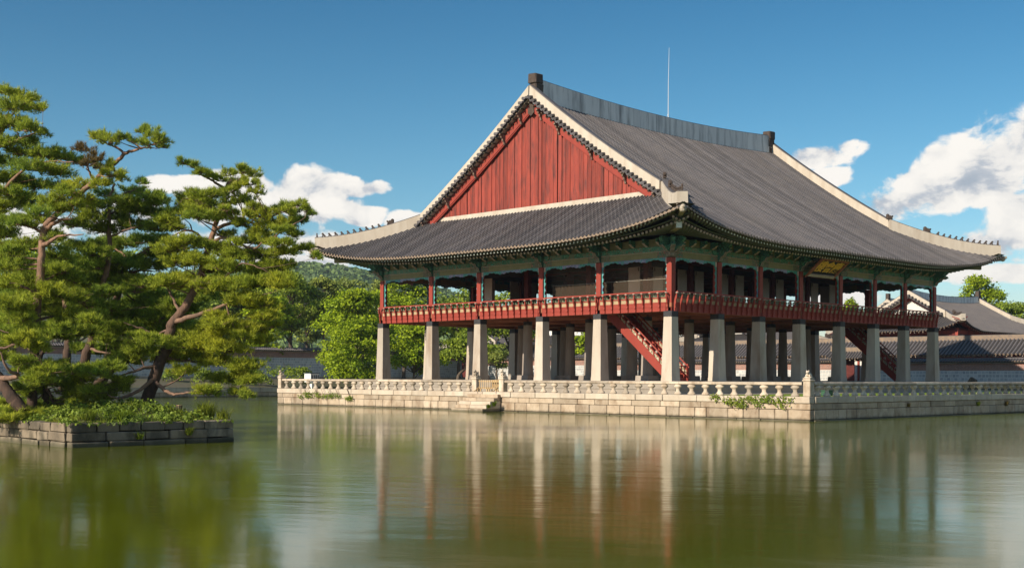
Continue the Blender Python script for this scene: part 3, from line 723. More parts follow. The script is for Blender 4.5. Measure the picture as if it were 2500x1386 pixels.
# ------------------------------------------------------------------ eaves: soffits, rafters, flying rafters, corner beams
def epos(face, a, inset, dz, lf=1.0):
    """a = position along the face from its start column line; inset = distance in from the tile edge"""
    L = FACES[face][3][-1]; c = min(a + E0, L - a + E0); F = FACES[face]
    o = E0 + flare(c)*(1 if inset < 2 else .5) - inset; z = ZE + lift(c)*lf + dz
    (x, y), (ax, ay), (ox, oy), _ = F; return Vector((x + ax*a + ox*o, y + ay*a + oy*o, z))
def eaves(face):
    L = FACES[face][3][-1]; n = round((L + 2*E0 + .8)/.335); sp = (L + 2*E0 + .8)/n
    vis = face in 'WS'
    # soffit skins
    A = np.linspace(-E0 - .42, L + E0 + .42, 70); (x, y), (ax, ay), (ox, oy), _ = FACES[face]
    def skin(rows):
        v = []; f = []
        for a in A:
            for (ins, dz, lf) in rows:
                aa = a
                if ins > 1.3: aa = .4 + (a + E0 + .42)/(L + 2*E0 + .84)*(L - .8)
                p = epos(face, a, ins, dz, lf)
                if ins > 1.3: p = Vector((x + ax*aa - ox*.2, y + ay*aa - oy*.2, 11.34))
                v.append(tuple(p))
        m = len(rows)
        for i in range(len(A) - 1):
            for k in range(m - 1): f.append((i*m + k, i*m + k + 1, (i+1)*m + k + 1, (i+1)*m + k))
        return v, f
    v, f = skin([(.04, -.06, 1), (.3, -.10, 1), (1.25, .0, .95)]); s = link('eave', mesh_from('eave', v, f, None, M_soffit), PAV)
    v, f = skin([(1.22, -.185, .8), (2.6, 0, 0)]); link('upper_soffit', mesh_from('upper_soffit', v, f, None, M_soffit), s)
    for nm, ins, dz, lf, w, h, mm in (('eave_strip', .20, -.085, 1, .05, .05, M_olived), ('eave_strip', 1.16, -.165, .82, .06, .07, M_scroll if False else M_olived)):
        b = MB(); P = [epos(face, a, ins, dz, lf) for a in A]
        for i in range(len(P) - 1): b.beam(P[i], P[i+1], w, h)
        b.build(nm, mm, s)
    R = MB(); Fl = MB()
    for k in range(n):
        a = -E0 - .4 + (k + .5)*sp
        st = a
        if a < 4: st = .3 + (a + 4.2)/8.2*3.7
        if a > L - 4: st = L - .3 - (L + 4.2 - a)/8.2*3.7
        inn = Vector((x + ax*st - ox*.1, y + ay*st - oy*.1, 11.28))
        e1 = epos(face, a, 1.2, -.33, .8); d = (e1 - inn).normalized()
        e2 = epos(face, a, .30, -.20, 1.0); back = epos(face, a, 1.9, -.06, .85); dirf = Vector((d.x, d.y, 0)).normalized(); i2 = e2 - dirf*1.5; i2.z = back.z - .02
        if -3.6 < a < L + 3.6:
            if vis: MB().tube([inn, e1], .082, 8, 0, True, 1).build('rafter', [M_olived, M_flower], s)
            else: R.tube([inn, e1], .082, 5, 0, True, 1)
        if vis: MB().beam(i2, e2, .10, .12, 0, (0, 0, 1), 1).build('flying_rafter', [M_olived, M_whitepaint], s)
        else: Fl.beam(i2, e2, .10, .12, 0, (0, 0, 1), 1)
    if not vis:
        tag(R.build('rafter', [M_olived, M_flower], s), kind='stuff'); tag(Fl.build('flying_rafter', [M_olived, M_whitepaint], s), kind='stuff')
for fc in 'WSEN': eaves(fc)
for sx, sy, x, y in ((-1, -1, 0, 0), (1, -1, BX, 0), (1, 1, BX, BY), (-1, 1, 0, BY)):
    P = lambda k, z: (x + sx*k, y + sy*k, z)
    b = MB().beam(P(-.6, 11.5), P(2.75, 11.32), .34, .42, 0, (0, 0, 1), 1); c = b.build('corner_rafter', [M_olive, M_whitepaint], PAV)
    b = MB().beam(P(.9, 11.75), P(3.95, 12.02), .28, .36, 0); b.build('upper_corner_rafter', M_olive, c)
    b = MB(); e = P(4.02, 12.05); b.lathe(e[0], e[1], [(11.80, .06), (11.86, .17), (11.98, .22), (12.12, .20), (12.22, .13), (12.27, .06)], 9); b.lathe(e[0] + sx*.17, e[1] + sy*.17, [(12.02, .05), (12.08, .10), (12.18, .09), (12.23, .04)], 7)
    b.build('corner_cap', M_rail, c)

# ------------------------------------------------------------------ roof
SP = .33
def roof_slope(side):
    L = BX + 2*E0 if side in 'SN' else BY + 2*E0; vis = side in 'WS'
    v = []; f = []
    def grid(rows):
        o = len(v); m = len(rows[0])
        for r in rows: v.extend(r)
        for i in range(len(rows)-1):
            for k in range(m-1): f.append((o + i*m + k, o + i*m + k + 1, o + (i+1)*m + k + 1, o + (i+1)*m + k))
    rows = []
    for d in [0, .6, 1.3, 2.2, 3.2, 4.3, 5.4, DG]:
        r = []
        for t in np.linspace(0, 1, 61):
            s = d + (L - 2*d)*t; c = min(s, L - s)
            r.append(rp(side, s, d if d > 0 else -flare(c) - 0.0, -.055))
        rows.append(r)
    # flare the corners outwards along the eave too
    grid(rows)
    if side in 'SN':
        rows = []
        for d in np.linspace(DG - .9, HALF, 14): rows.append([rp(side, s, d, -.05) for s in np.linspace(VG, L - VG, 31)])
        grid(rows)
        # boarded underside of the verges
        rows = []
        for s0 in (VG, L - VG): 
            grid([[rp(side, s, d, -.20) for s in (s0, s0 + (1.2 if s0 < L/2 else -1.2))] for d in np.linspace(DG - .9, HALF, 10)])
            grid([[rp(side, s0, d, -.02), rp(side, s0, d, -.20)] for d in np.linspace(DG - .9, HALF, 10)])
    dk = link('roof_slope', mesh_from('roof_slope', v, f, None, M_tilepan), PAV)
    n = int(L/SP) + 2; big = MB()
    for k in range(n):
        s = (L - n*SP)/2 + (k + .5)*SP; c = min(s, L - s); d0 = -flare(c)
        if c < 0: d0 = max(d0, -.5)
        d1 = min(max(c - .18, d0 + .25), DG + .1) if side in 'WE' else (c - .18 if c < VG + .1 else HALF - .42)
        d1 = max(d1, d0 + .3)
        if side in 'WE': d1 = min(d1, DG - .05)
        seg = 5; ang = [PI*i/seg for i in range(seg + 1)]
        m = max(2, int((d1 - d0)/.34)) if vis else max(2, int((d1 - d0)/1.6)); vs = []; fs = []
        jit = random.uniform(-.008, .008)
        stations = []
        for q in range(m):
            da = d0 + (d1 - d0)*q/m; db = d0 + (d1 - d0)*(q + 1)/m
            stations += [(da, .096), (db - .01, .078)] if vis else [(da, .085)]
        if not vis: stations.append((d1, .085))
        for d, r in stations:
            p = rp(side, s, d)
            al = (1, 0) if side in 'SN' else (0, 1)
            for t in ang: vs.append((p[0] + al[0]*(r*math.cos(t) + jit), p[1] + al[1]*(r*math.cos(t) + jit), p[2] - .012 + r*math.sin(t)))
        w = seg + 1
        for q in range(len(stations)-1):
            for i in range(seg): fs.append((q*w + i, q*w + i + 1, (q+1)*w + i + 1, (q+1)*w + i))
        mi = [0]*len(fs)
        fs.append(tuple(range((len(stations)-1)*w, len(stations)*w))); mi.append(0)
        # round end disc and the drooping lip of the pan tile beside it
        p = Vector(rp(side, s, d0)); o = Vector({'S': (0, -1, 0), 'N': (0, 1, 0), 'W': (-1, 0, 0), 'E': (1, 0, 0)}[side]); al = Vector((1, 0, 0)) if side in 'SN' else Vector((0, 1, 0))
        b0 = len(vs); vs += [tuple(p + o*.012 + al*(.088*math.cos(2*PI*i/8)) + Vector((0, 0, .0 + .088*math.sin(2*PI*i/8)))) for i in range(8)]; fs.append(tuple(range(b0, b0 + 8))); mi.append(1)
        b0 = len(vs); q0 = p + al*(SP/2) + o*.02
        lip = [(-.125, .03), (-.11, -.06), (-.05, -.125), (.0, -.14), (.05, -.125), (.11, -.06), (.125, .03), (0, -.035)]
        vs += [tuple(q0 + al*a + Vector((0, 0, z)) + o*(-z*.35)) for a, z in lip]; fs.append((b0, b0+1, b0+2, b0+3, b0+7)); fs.append((b0+7, b0+3, b0+4, b0+5, b0+6)); mi += [1, 1]
        if vis: link('tile_row', mesh_from('tile_row', vs, fs, mi, [M_tile, M_tileend]), dk)
        else:
            o_ = len(big.v); big.v += vs; big.f += [tuple(i + o_ for i in x) for x in fs]; big.m += mi
    if not vis: tag(big.build('tile_row', [M_tile, M_tileend], dk), kind='stuff')
for sd in 'WSEN': roof_slope(sd)

def ridge_wall(path, th, h, name, mt, capm=True, parent=PAV, drop=.25):
    """plastered ridge following a path of roof points, with a dark tile coping"""
    P = [Vector(p) for p in path]; b = MB()
    v = []; f = []
    for k, p in enumerate(P):
        d = (P[min(k+1, len(P)-1)] - P[max(k-1, 0)]); d.z = 0; d.normalize(); r = Vector((d.y, -d.x, 0))
        hh = h(k/(len(P)-1)) if callable(h) else h
        v += [p - r*th*.55 - Vector((0, 0, drop)), p + r*th*.55 - Vector((0, 0, drop)), p + r*th*.5 + Vector((0, 0, hh)), p - r*th*.5 + Vector((0, 0, hh))]
    n = len(P)
    for k in range(n-1):
        for i in range(4): f.append((k*4 + i, k*4 + (i+1) % 4, (k+1)*4 + (i+1) % 4, (k+1)*4 + i))
    f += [(3, 2, 1, 0), ((n-1)*4, (n-1)*4+1, (n-1)*4+2, (n-1)*4+3)]
    o = b.add(v, f).build(name, mt, parent)
    if capm:
        top = []
        for k, p in enumerate(P): top.append(p + Vector((0, 0, (h(k/(n-1)) if callable(h) else h) + .03)))
        c = MB(); 
        for k in range(n-1): c.beam(top[k], top[k+1], th*.72, .07)
        c.build('ridge_coping', M_tile, o)
    return o
def figure_mesh(kind):
    if kind == 'dragon': pl = [(-.42, 0), (-.44, .10), (-.30, .16), (-.46, .26), (-.50, .40), (-.38, .46), (-.22, .38), (-.16, .50), (-.02, .44), (.06, .60), (.20, .66), (.34, .58), (.36, .30), (.30, 0)]; t = .30
    elif kind == 'monk': pl = [(-.10, 0), (-.09, .20), (-.06, .36), (-.09, .44), (-.04, .55), (.03, .55), (.06, .45), (.05, .36), (.10, .20), (.13, 0)]; t = .14
    else: pl = [(-.20, 0), (-.17, .14), (-.10, .26), (-.20, .28), (-.22, .35), (-.13, .44), (-.03, .42), (.02, .32), (.14, .22), (.22, .10), (.22, 0), (.08, 0), (.03, .12), (-.05, .14), (-.10, 0)]; t = .13
    b = MB(); n = len(pl); z = Vector((0, 0, 0))
    # thicker through the middle than at the outline
    ci = (sum(p[0] for p in pl)/n, sum(p[1] for p in pl)/n)
    for s in (-1, 1):
        vs = [(p[0], s*t*.28, p[1]) for p in pl] + [((p[0]*.72 + ci[0]*.28), s*t*.5, (p[1]*.72 + ci[1]*.28)) for p in pl]
        b.add(vs, [(i, (i+1) % n, n + (i+1) % n, n + i) for i in range(n)] + [tuple(range(n, 2*n))])
    b.add([(p[0], -t*.28, p[1]) for p in pl] + [(p[0], t*.28, p[1]) for p in pl], [(i, (i+1) % n, n + (i+1) % n, n + i) for i in range(n)])
    return mesh_from(kind, b.v, b.f, b.m, M_figure)
FIG = {k: figure_mesh(k) for k in ('dragon', 'monk', 'beast')}
XR0, XR1 = 2.05, BX - 2.05
def ridges():
    # main ridge
    path = [(x, CY, prof(HALF) + ridgeterm(x)) for x in np.linspace(XR0 + .3, XR1 - .3, 25)]
    ridge_wall(path, .55, lambda t: 1.12 + .12*(2*t - 1)**2, 'main_ridge', M_ridge, drop=.5)
    for x, s in ((2.5, 1), (BX - 2.5, -1)):
        b = MB().chbox(x - .42, x + .42, CY - .36, CY + .36, 22.55, 23.25, .06, 0, .03); b.chbox(x - .50*s if s > 0 else x - .34, x + .34 if s > 0 else x + .50, CY - .39, CY + .39, 23.25, 23.98, .07, 0, .02); b.chbox(x - .36, x + .36, CY - .3, CY + .3, 21.8, 22.56, .04)
        b.box(x - .55*s - .0 if s > 0 else x + .42, x - .42 if s > 0 else x + .55, CY - .2, CY + .2, 22.3, 22.9)
        b.build('ridge_finial', M_figure, PAV)
    for gx, sx in ((0, 1), (BX, -1)):
        for sy in (1, -1):
            yy = lambda d: (d - E0) if sy > 0 else (BY + E0 - d)
            X = gx + sx*2.05
            ds = np.linspace(DG - .05, HALF - .05, 16); path = [(X, yy(d), prof(d) + ridgeterm(X)*(d/HALF)**3) for d in ds]
            vr = ridge_wall(path, .62, .74, 'verge_ridge', M_white, True)
            # round verge tiles stepping down the outer edge
            dd = DG - .35; big = MB()
            while dd < HALF - .05:
                x0 = gx + sx*1.42; x1 = gx + sx*1.95; z = prof(dd) + ridgeterm(X)*(dd/HALF)**3 + .02; y = yy(dd)
                b = MB(); b.tube([(x1, y, z + .10), (x0, y, z - .02)], [.105, .125], 9, 0, True, 1)
                lp = [(-.17, .02), (-.14, -.10), (0, -.19), (.14, -.10), (.17, .02), (0, -.03)]; y2 = yy(dd + .18); z2 = z + .11
                b.prism(lp, (x0 + sx*.02, y2, z2 - .02), (0, 1, 0), (0, 0, 1), (1, 0, 0), .05, 0)
                b.beam((x1, y2, z2 - .03), (x0, y2, z2 - .10), .30, .03)
                if sx > 0: b.build('verge_tile', [M_tile, M_tile], vr)
                else: o_ = len(big.v); big.v += b.v; big.f += [tuple(i + o_ for i in q) for q in b.f]; big.m += b.m
                dd += .36
            if sx < 0: tag(big.build('verge_tile', [M_tile, M_tileend], vr), kind='stuff')
            # hip ridge with its row of guardian figures
            ks = np.linspace(DG + .15, -.12, 14); path = []
            for d in ks: path.append((gx + sx*(d - E0), yy(d), prof(d) + lift(max(d, -.4))*max(0, 1 - max(d, 0)/9)))
            hr = ridge_wall(path, .62, .74, 'hip_ridge', M_white, True)
            top = lambda u: np.array([np.interp(u, np.linspace(0, 1, 14), [p[q] for p in path]) for q in range(3)]) + (0, 0, .80)
            ang = math.atan2(-sy if sy > 0 else 1, -sx) ; ang = math.atan2(path[-1][1] - path[0][1], path[-1][0] - path[0][0])
            for u, kd in [(.34, 'dragon')] + [(.44 + .054*i, 'beast') for i in range(10)] + [(.985, 'monk')]:
                p = top(u); o = link('roof_figurine' if kd != 'dragon' else 'dragon_head', FIG[kd], hr, tuple(p - (0, 0, .03)), ang + PI)
                sc = random.uniform(.9, 1.1)*(.76 if kd != 'dragon' else .74); o.scale = (sc, sc, sc)
            p = path[0]; o = link('dragon_head', FIG['dragon'], vr, (p[0], p[1], p[2] + .80), ang + PI); o.scale = (.68, .68, .68)
ridges()

def gables():
    for gx, sx in ((0, 1), (BX, -1)):
        zz = lambda y: prof(min(y, BY - y) + E0) - .26
        # base ridge where the gable meets the hipped slope
        b = MB(); xb = gx + sx*2.25
        b.box(min(xb, xb + sx*.5), max(xb, xb + sx*.5), 2.6, BY - 2.6, 13.7, 14.50)
        G = b.build('gable_wall', M_white, PAV)
        xp = gx + sx*2.32; y = 2.5; w = .50
        ys = []
        while y < BY - 2.5:
            w = random.uniform(.33, .46); ys.append((y, min(y + w, BY - 2.5))); y += w
        for y0, y1 in ys:
            g = random.uniform(.012, .030); pr = random.uniform(-.03, .03)
            zt0, zt1 = zz(y0), zz(y1); 
            if max(zt0, zt1) < 14.52: continue
            b = MB(); pts = [(y0 + g, 14.45), (y1 - g, 14.45), (y1 - g, max(zt1, 14.5)), (y0 + g, max(zt0, 14.5))]
            if y0 < CY < y1: pts = [(y0 + g, 14.45), (y1 - g, 14.45), (y1 - g, zt1), (CY, zz(CY)), (y0 + g, zt0)]
            b.prism(pts, (xp + sx*pr, 0, 0), (0, 1, 0), (0, 0, 1), (1, 0, 0), .06).build('gable_plank', M_redold, G)
            if random.random() < .85: MB().box(xp - sx*.045 - .018, xp - sx*.045 + .018, y0 - .022, y0 + .022, 14.45, min(zt0, zt1) + .1 if min(zt0, zt1) > 14.6 else 14.6).build('cover_strip', M_redold, G)
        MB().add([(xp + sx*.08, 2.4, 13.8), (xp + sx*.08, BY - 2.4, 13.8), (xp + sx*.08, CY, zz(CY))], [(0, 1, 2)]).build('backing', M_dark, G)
        # broad bargeboards with iron studs and bracket ends
        for sy in (1, -1):
            yy = lambda d: (d - E0) if sy > 0 else (BY + E0 - d)
            ds = np.linspace(DG + .1, HALF, 14); xb = gx + sx*2.05; b = MB()
            for k in range(13):
                d0, d1 = ds[k], ds[k+1]; z0, z1 = prof(d0) - .16, prof(d1) - .16
                for zo, hgt, xo in ((0, .66, 0), (-.66, .09, .06)):
                    p = [(yy(d0), z0 + zo), (yy(d1), z1 + zo), (yy(d1), z1 + zo - hgt), (yy(d0), z0 + zo - hgt)]
                    b.prism(p if sy > 0 else p[::-1], (xb + sx*xo, 0, 0), (0, 1, 0), (0, 0, 1), (1, 0, 0), .09 if xo == 0 else .12)
            B = b.build('bargeboard', M_red, G)
            st = MB(); d = DG + .6
            while d < HALF - .3:
                z = prof(d) - .46; st.prism([(.07*math.cos(t*PI/4 + PI/8)*(1 if t % 2 else .6), .07*math.sin(t*PI/4 + PI/8)*(1 if t % 2 else .6)) for t in range(8)], (xb - sx*.05, yy(d), z), (0, 1, 0), (0, 0, 1), (1, 0, 0), .03); d += .42
            tag(st.build('iron_stud', M_figure, G), kind='stuff')
            for d in (DG + .35, DG + 3.0, DG + 6.0, DG + 9.1, HALF - 1.0):
                z = prof(d) - .30; b = MB(); b.prism([(.1, .10), (-.55, .08), (-.58, -.02), (-.46, -.08), (-.40, -.20), (-.30, -.26), (-.27, -.40), (-.16, -.50), (-.12, -.66), (-.03, -.70), (.1, -.6)], (xb, yy(d), z), (sx, 0, 0), (0, 0, 1), (0, 1, 0), .13)
                b.build('purlin_bracket', M_bracketend, G)
        b = MB().prism([(-.2, -.1), (.2, -.1), (.32, -.75), (0, -1.0), (-.32, -.75)], (gx + sx*1.97, CY, prof(HALF) - .25), (0, 1, 0), (0, 0, 1), (1, 0, 0), .06); b.build('apex_plate', M_figure, G)
        # ends of the purlins under the verge
        b = MB()
        for sy in (1, -1):
            d = DG + .3
            while d < HALF: y = (d - E0) if sy > 0 else (BY + E0 - d); b.beam((gx + sx*1.5, y, prof(d) - .24), (gx + sx*2.6, y, prof(d) - .24), .10, .09); d += .42
        tag(b.build('verge_rafter', M_soffit, G), kind='stuff')
gables()

# ------------------------------------------------------------------ stairs to the upper floor
def staircase(x0, w=1.65):
    yt, yb, zt, zb = 6.5, 1.25, 6.5, 2.0; N = 20
    st = MB(); dy = (yt - yb)/N; dz = (zt - zb)/N
    t = None
    b = MB()
    for s, x in ((0, x0), (1, x0 + w)):
        P = [(yt + .1, zt - .30), (yb + .30, zb), (yb - .12, zb), (yb - .12, zb + .30), (yt - .3, zt + .22), (yt + .1, zt + .22)]
        b.prism(P, (x, 0, 0), (0, 1, 0), (0, 0, 1), (1, 0, 0), .09)
    t = b.build('staircase', M_red, PAV)
    for k in range(N):
        y = yb + dy*k; z = zb + dz*(k + 1)
        b = MB().box(x0 + .05, x0 + w - .05, y - .02, y + dy + .05, z - .05, z); b.box(x0 + .05, x0 + w - .05, y + .0, y + .03, z - dz, z - .051); b.build('step', M_red, t)
    for x in (x0, x0 + w):
        A = Vector((x, yb - .05, zb + 1.0)); B = Vector((x, yt - .05, zt + .95)); d = B - A
        MB().tube([A - d*.03, B], .05, 8).build('handrail', M_red, t)
        MB().beam(A - Vector((0, 0, .30)), B - Vector((0, 0, .30)), .06, .06).beam(A - Vector((0, 0, .74)), B - Vector((0, 0, .74)), .07, .07).build('rail_bar', M_red, t)
        n = 11
        for k in range(n):
            p = A + d*(k/n); q = A + d*((k + 1)/n); m = (p + q)/2
            MB().beam(p - Vector((0, 0, .74)), p - Vector((0, 0, .30)), .06, .06, 0, (1, 0, 0)).build('baluster', M_red, t)
            b = MB(); e = Vector((0, 0, 1)); pts = [p + d*.012 - e*.36, q - d*.012 - e*.36, q - d*.012 - e*.68, p + d*.012 - e*.68]
            b.add(pts + [u + Vector((.03, 0, 0)) for u in pts], [(0, 1, 2, 3), (7, 6, 5, 4), (0, 4, 5, 1), (1, 5, 6, 2), (2, 6, 7, 3), (3, 7, 4, 0)]); b.build('fret_panel', M_lattice, t)
            b = MB(); b.lathe(m.x, m.y, [(m.z - .22, .05), (m.z - .17, .09), (m.z - .10, .10), (m.z - .04, .05)], 7); b.build('lotus_support', M_flower, t)
        MB().box(x - .06, x + .06, yb - .16, yb - .04, zb, zb + 1.12).build('newel', M_red, t)
    b = MB(); 
    for z in (zb + .55, zb + .95): b.box(x0 + .06, x0 + w - .06, yb - .13, yb - .08, z - .03, z + .03)
    for k in range(1, 5): b.box(x0 + k*w/5 - .025, x0 + k*w/5 + .025, yb - .125, yb - .085, zb + .58, zb + .92)
    b.build('barrier', M_darkred, t)
staircase(1.6); staircase(31.0)

# ------------------------------------------------------------------ name board and mast
def name_board():
    A = Vector((14.75 + 1.45, -.62, 9.58)); x0, x1 = 14.72, 17.92; lo = Vector((0, -.72, 9.60)); hi = Vector((0, -1.75, 10.50)); u = (hi - lo); h = u.length; u.normalize(); nrm = Vector((0, -u.z, u.y)); nrm = Vector((1, 0, 0)).cross(u); cx = (x0 + x1)/2
    if nrm.y > 0: nrm = -nrm
    o = Vector((cx, 0, 0)) + (lo + hi)/2; w = (x1 - x0)/2
    t = thing('name_board', tuple(o), 'black name board with three gilt characters under the shaded eave', 'signboard')
    def pl(p, th, off=0): return MB().prism(p, o + nrm*off, (1, 0, 0), u, nrm, th)
    pl([(-w, -h/2), (w, -h/2), (w, h/2), (-w, h/2)], .05).build('board', M_signblack, t)
    f = 0.22
    for p in ([(-w - f, -h/2 - .35), (-w, -h/2), (-w, h/2), (-w - f, h/2 + .2)], [(w, -h/2), (w + f, -h/2 - .35), (w + f, h/2 + .2), (w, h/2)]): pl(p, .12, .05).build('side_frame', M_redfloor, t)
    pl([(-w - .1, -h/2 - .22), (w + .1, -h/2 - .22), (w, -h/2), (-w, -h/2)], .12, .05).build('bottom_frame', M_flower, t); pl([(-w, h/2), (w, h/2), (w + .15, h/2 + .2), (-w - .15, h/2 + .2)], .12, .05).build('top_frame', M_redfloor, t)
    for s, ch in ((-1, '樓'), (0, '會'), (1, '慶')):
        c = bpy.data.curves.new('ch', 'FONT'); c.body = ch; c.extrude = .012; c.offset = .012; c.align_x = 'CENTER'; c.align_y = 'CENTER'; c.size = 1.12; c.resolution_u = 3
        tmp = bpy.data.objects.new('tmp', c); COL.objects.link(tmp); bpy.context.view_layer.update()
        me = bpy.data.meshes.new_from_object(tmp.evaluated_get(bpy.context.evaluated_depsgraph_get())); bpy.data.objects.remove(tmp); me.materials.clear(); me.materials.append(M_gold)
        ob = link('gilt_character', me, t); R = Matrix((Vector((1, 0, 0)), u, nrm)).transposed().to_4x4()
        ob.matrix_world = Matrix.Translation(o + nrm*.04 + Vector((1, 0, 0))*s*1.02) @ R
    m = thing('lightning_mast', (17.7, CY, 22.84), 'thin metal lightning mast standing on the middle of the roof ridge', 'mast')
    MB().tube([(17.7, CY, 22.84), (17.7, CY, 25.8), (17.95, CY, 28.75)][:2] + [(17.78, CY, 28.75)], [.035, .025, .012], 6).build('pole', M_metal, m)
    b = MB(); 
    for k in range(3): b.tube([(17.7, CY, 23.5), (17.7 + .28*math.cos(k*2.1), CY + .18*math.sin(k*2.1), 22.84)], .012, 5)
    b.lathe(17.7, CY, [(22.82, .2), (22.88, .2), (22.9, .06)], 8); b.build('stay', M_metal, m)
name_board()
# ================================================================== WALLS AND HALLS BEHIND
def palace_wall(loc, axis, fixed, a0, a1, z0, ztop, face, label, group='palace walls', detail=True):
    """brick and stone palace wall with a tiled coping; face = direction (+-1) its visible side looks along the other axis"""
    t = thing('palace_wall', loc, label, 'wall', group)
    th = .55; zc = ztop - .55; zb = zc - .78
    def bx(b, p0, p1, o0, o1, za, zb_, m=0):
        f0, f1 = sorted((fixed + face*o0, fixed + face*o1))
        return b.box(f0, f1, p0, p1, za, zb_, m) if axis == 'y' else b.box(p0, p1, f0, f1, za, zb_, m)
    bx(MB(), a0, a1, -th, .0, z0 - .3, zc).build('wall_core', M_mortar, t)
    L = a1 - a0
    b = MB(); zz = z0 + .42; rows = max(3, int((zb - zz)/.30)); hgt = (zb - zz)/rows
    for r in range(rows):
        p = a0 - random.uniform(0, .3)
        while p < a1:
            w = random.uniform(.34, .44); q0, q1 = max(p, a0), min(p + w, a1)
            if q1 - q0 > .1: bx(b, q0 + .04, q1 - .04, 0, random.uniform(.018, .035), zz + .04, zz + hgt - .04)
            p += w; 
        zz += hgt
    tag(b.build('stone_brick', M_greybrick, t), kind='stuff')
    b = MB(); n = 8; hgt = .74/n
    for r in range(n):
        p = a0 - (.15 if r % 2 else 0)
        while p < a1:
            q0, q1 = max(p, a0), min(p + .30, a1)
            if q1 - q0 > .06: bx(b, q0 + .014, q1 - .014, 0, .022, zb + .02 + r*hgt + .012, zb + .02 + (r+1)*hgt - .012)
            p += .30
    tag(b.build('brick', M_brick, t), kind='stuff')
    p = a0
    while p < a1 - .1:
        w = random.uniform(1.1, 1.8); w = a1 - p if a1 - p - w < .8 else w
        bx(MB(), p + .012, p + w - .012, 0, random.uniform(.05, .08), z0 - .2, z0 + .40).build('base_stone', M_stone, t); p += w
    bx(MB(), a0, a1, -th - .12, .12, zc, zc + .10).build('cornice', M_greybrick, t)
    # two sloped tile courses and a ridge
    b = MB(); tl = MB()
    for s in (1, -1):
        o0, o1 = (.42, -th/2) if s > 0 else (-th - .42, -th/2)
        pts = [(o0, zc + .12), (o1, zc + .45)]
        for (p0, p1) in ((a0, a1),):
            vs = [];
            for (o, z) in pts:
                for p in (p0, p1): vs.append((fixed + face*o, p, z) if axis == 'y' else (p, fixed + face*o, z))
            b.add(vs, [(0, 1, 3, 2)])
        k = a0 + .14
        while k < a1:
            P0 = (fixed + face*(o0 + (.03 if s > 0 else -.03)), k, zc + .15) if axis == 'y' else (k, fixed + face*(o0 + (.03 if s > 0 else -.03)), zc + .15)
            P1 = (fixed + face*o1, k, zc + .48) if axis == 'y' else (k, fixed + face*o1, zc + .48)
            if s > 0 or not detail: tl.tube([P1, P0], [.075, .085], 6, 0, True, 1)
            k += .29
    bx(b, a0, a1, -th - .40, .40, zc + .06, zc + .12)
    cp = b.build('tiled_coping', M_tilepan, t); tag(tl.build('coping_tile', [M_tile, M_tileend], cp), kind='stuff')
    bx(MB(), a0, a1, -th/2 - .13, -th/2 + .13, zc + .42, ztop).build('coping_ridge', M_tile, cp)
    return t
palace_wall((60, 8, 1.25), 'y', 60, -45, 20.4, 1.25, 4.35, -1, 'shaded grey stone wall with red brick band on the right behind the terrace')
palace_wall((60, 45, 1.25), 'y', 60, 23.9, 58, 1.25, 4.45, -1, 'stone and brick wall seen between the pavilion columns beneath the long gallery roof')
palace_wall((60, 71, 1.25), 'y', 60, 58.1, 84, 1.4, 5.1, -1, 'sunlit stone wall dappled with leaf shadow behind the left columns')
palace_wall((0, 84, 1.8), 'x', 84, -70, 34.4, 1.75, 5.85, -1, 'long grey stone wall in shade across the pond behind the pines')
palace_wall((47, 85.2, 1.8), 'x', 85.2, 34.5, 60, 1.75, 5.75, -1, 'shaded stone wall stepping back behind the bright maple')

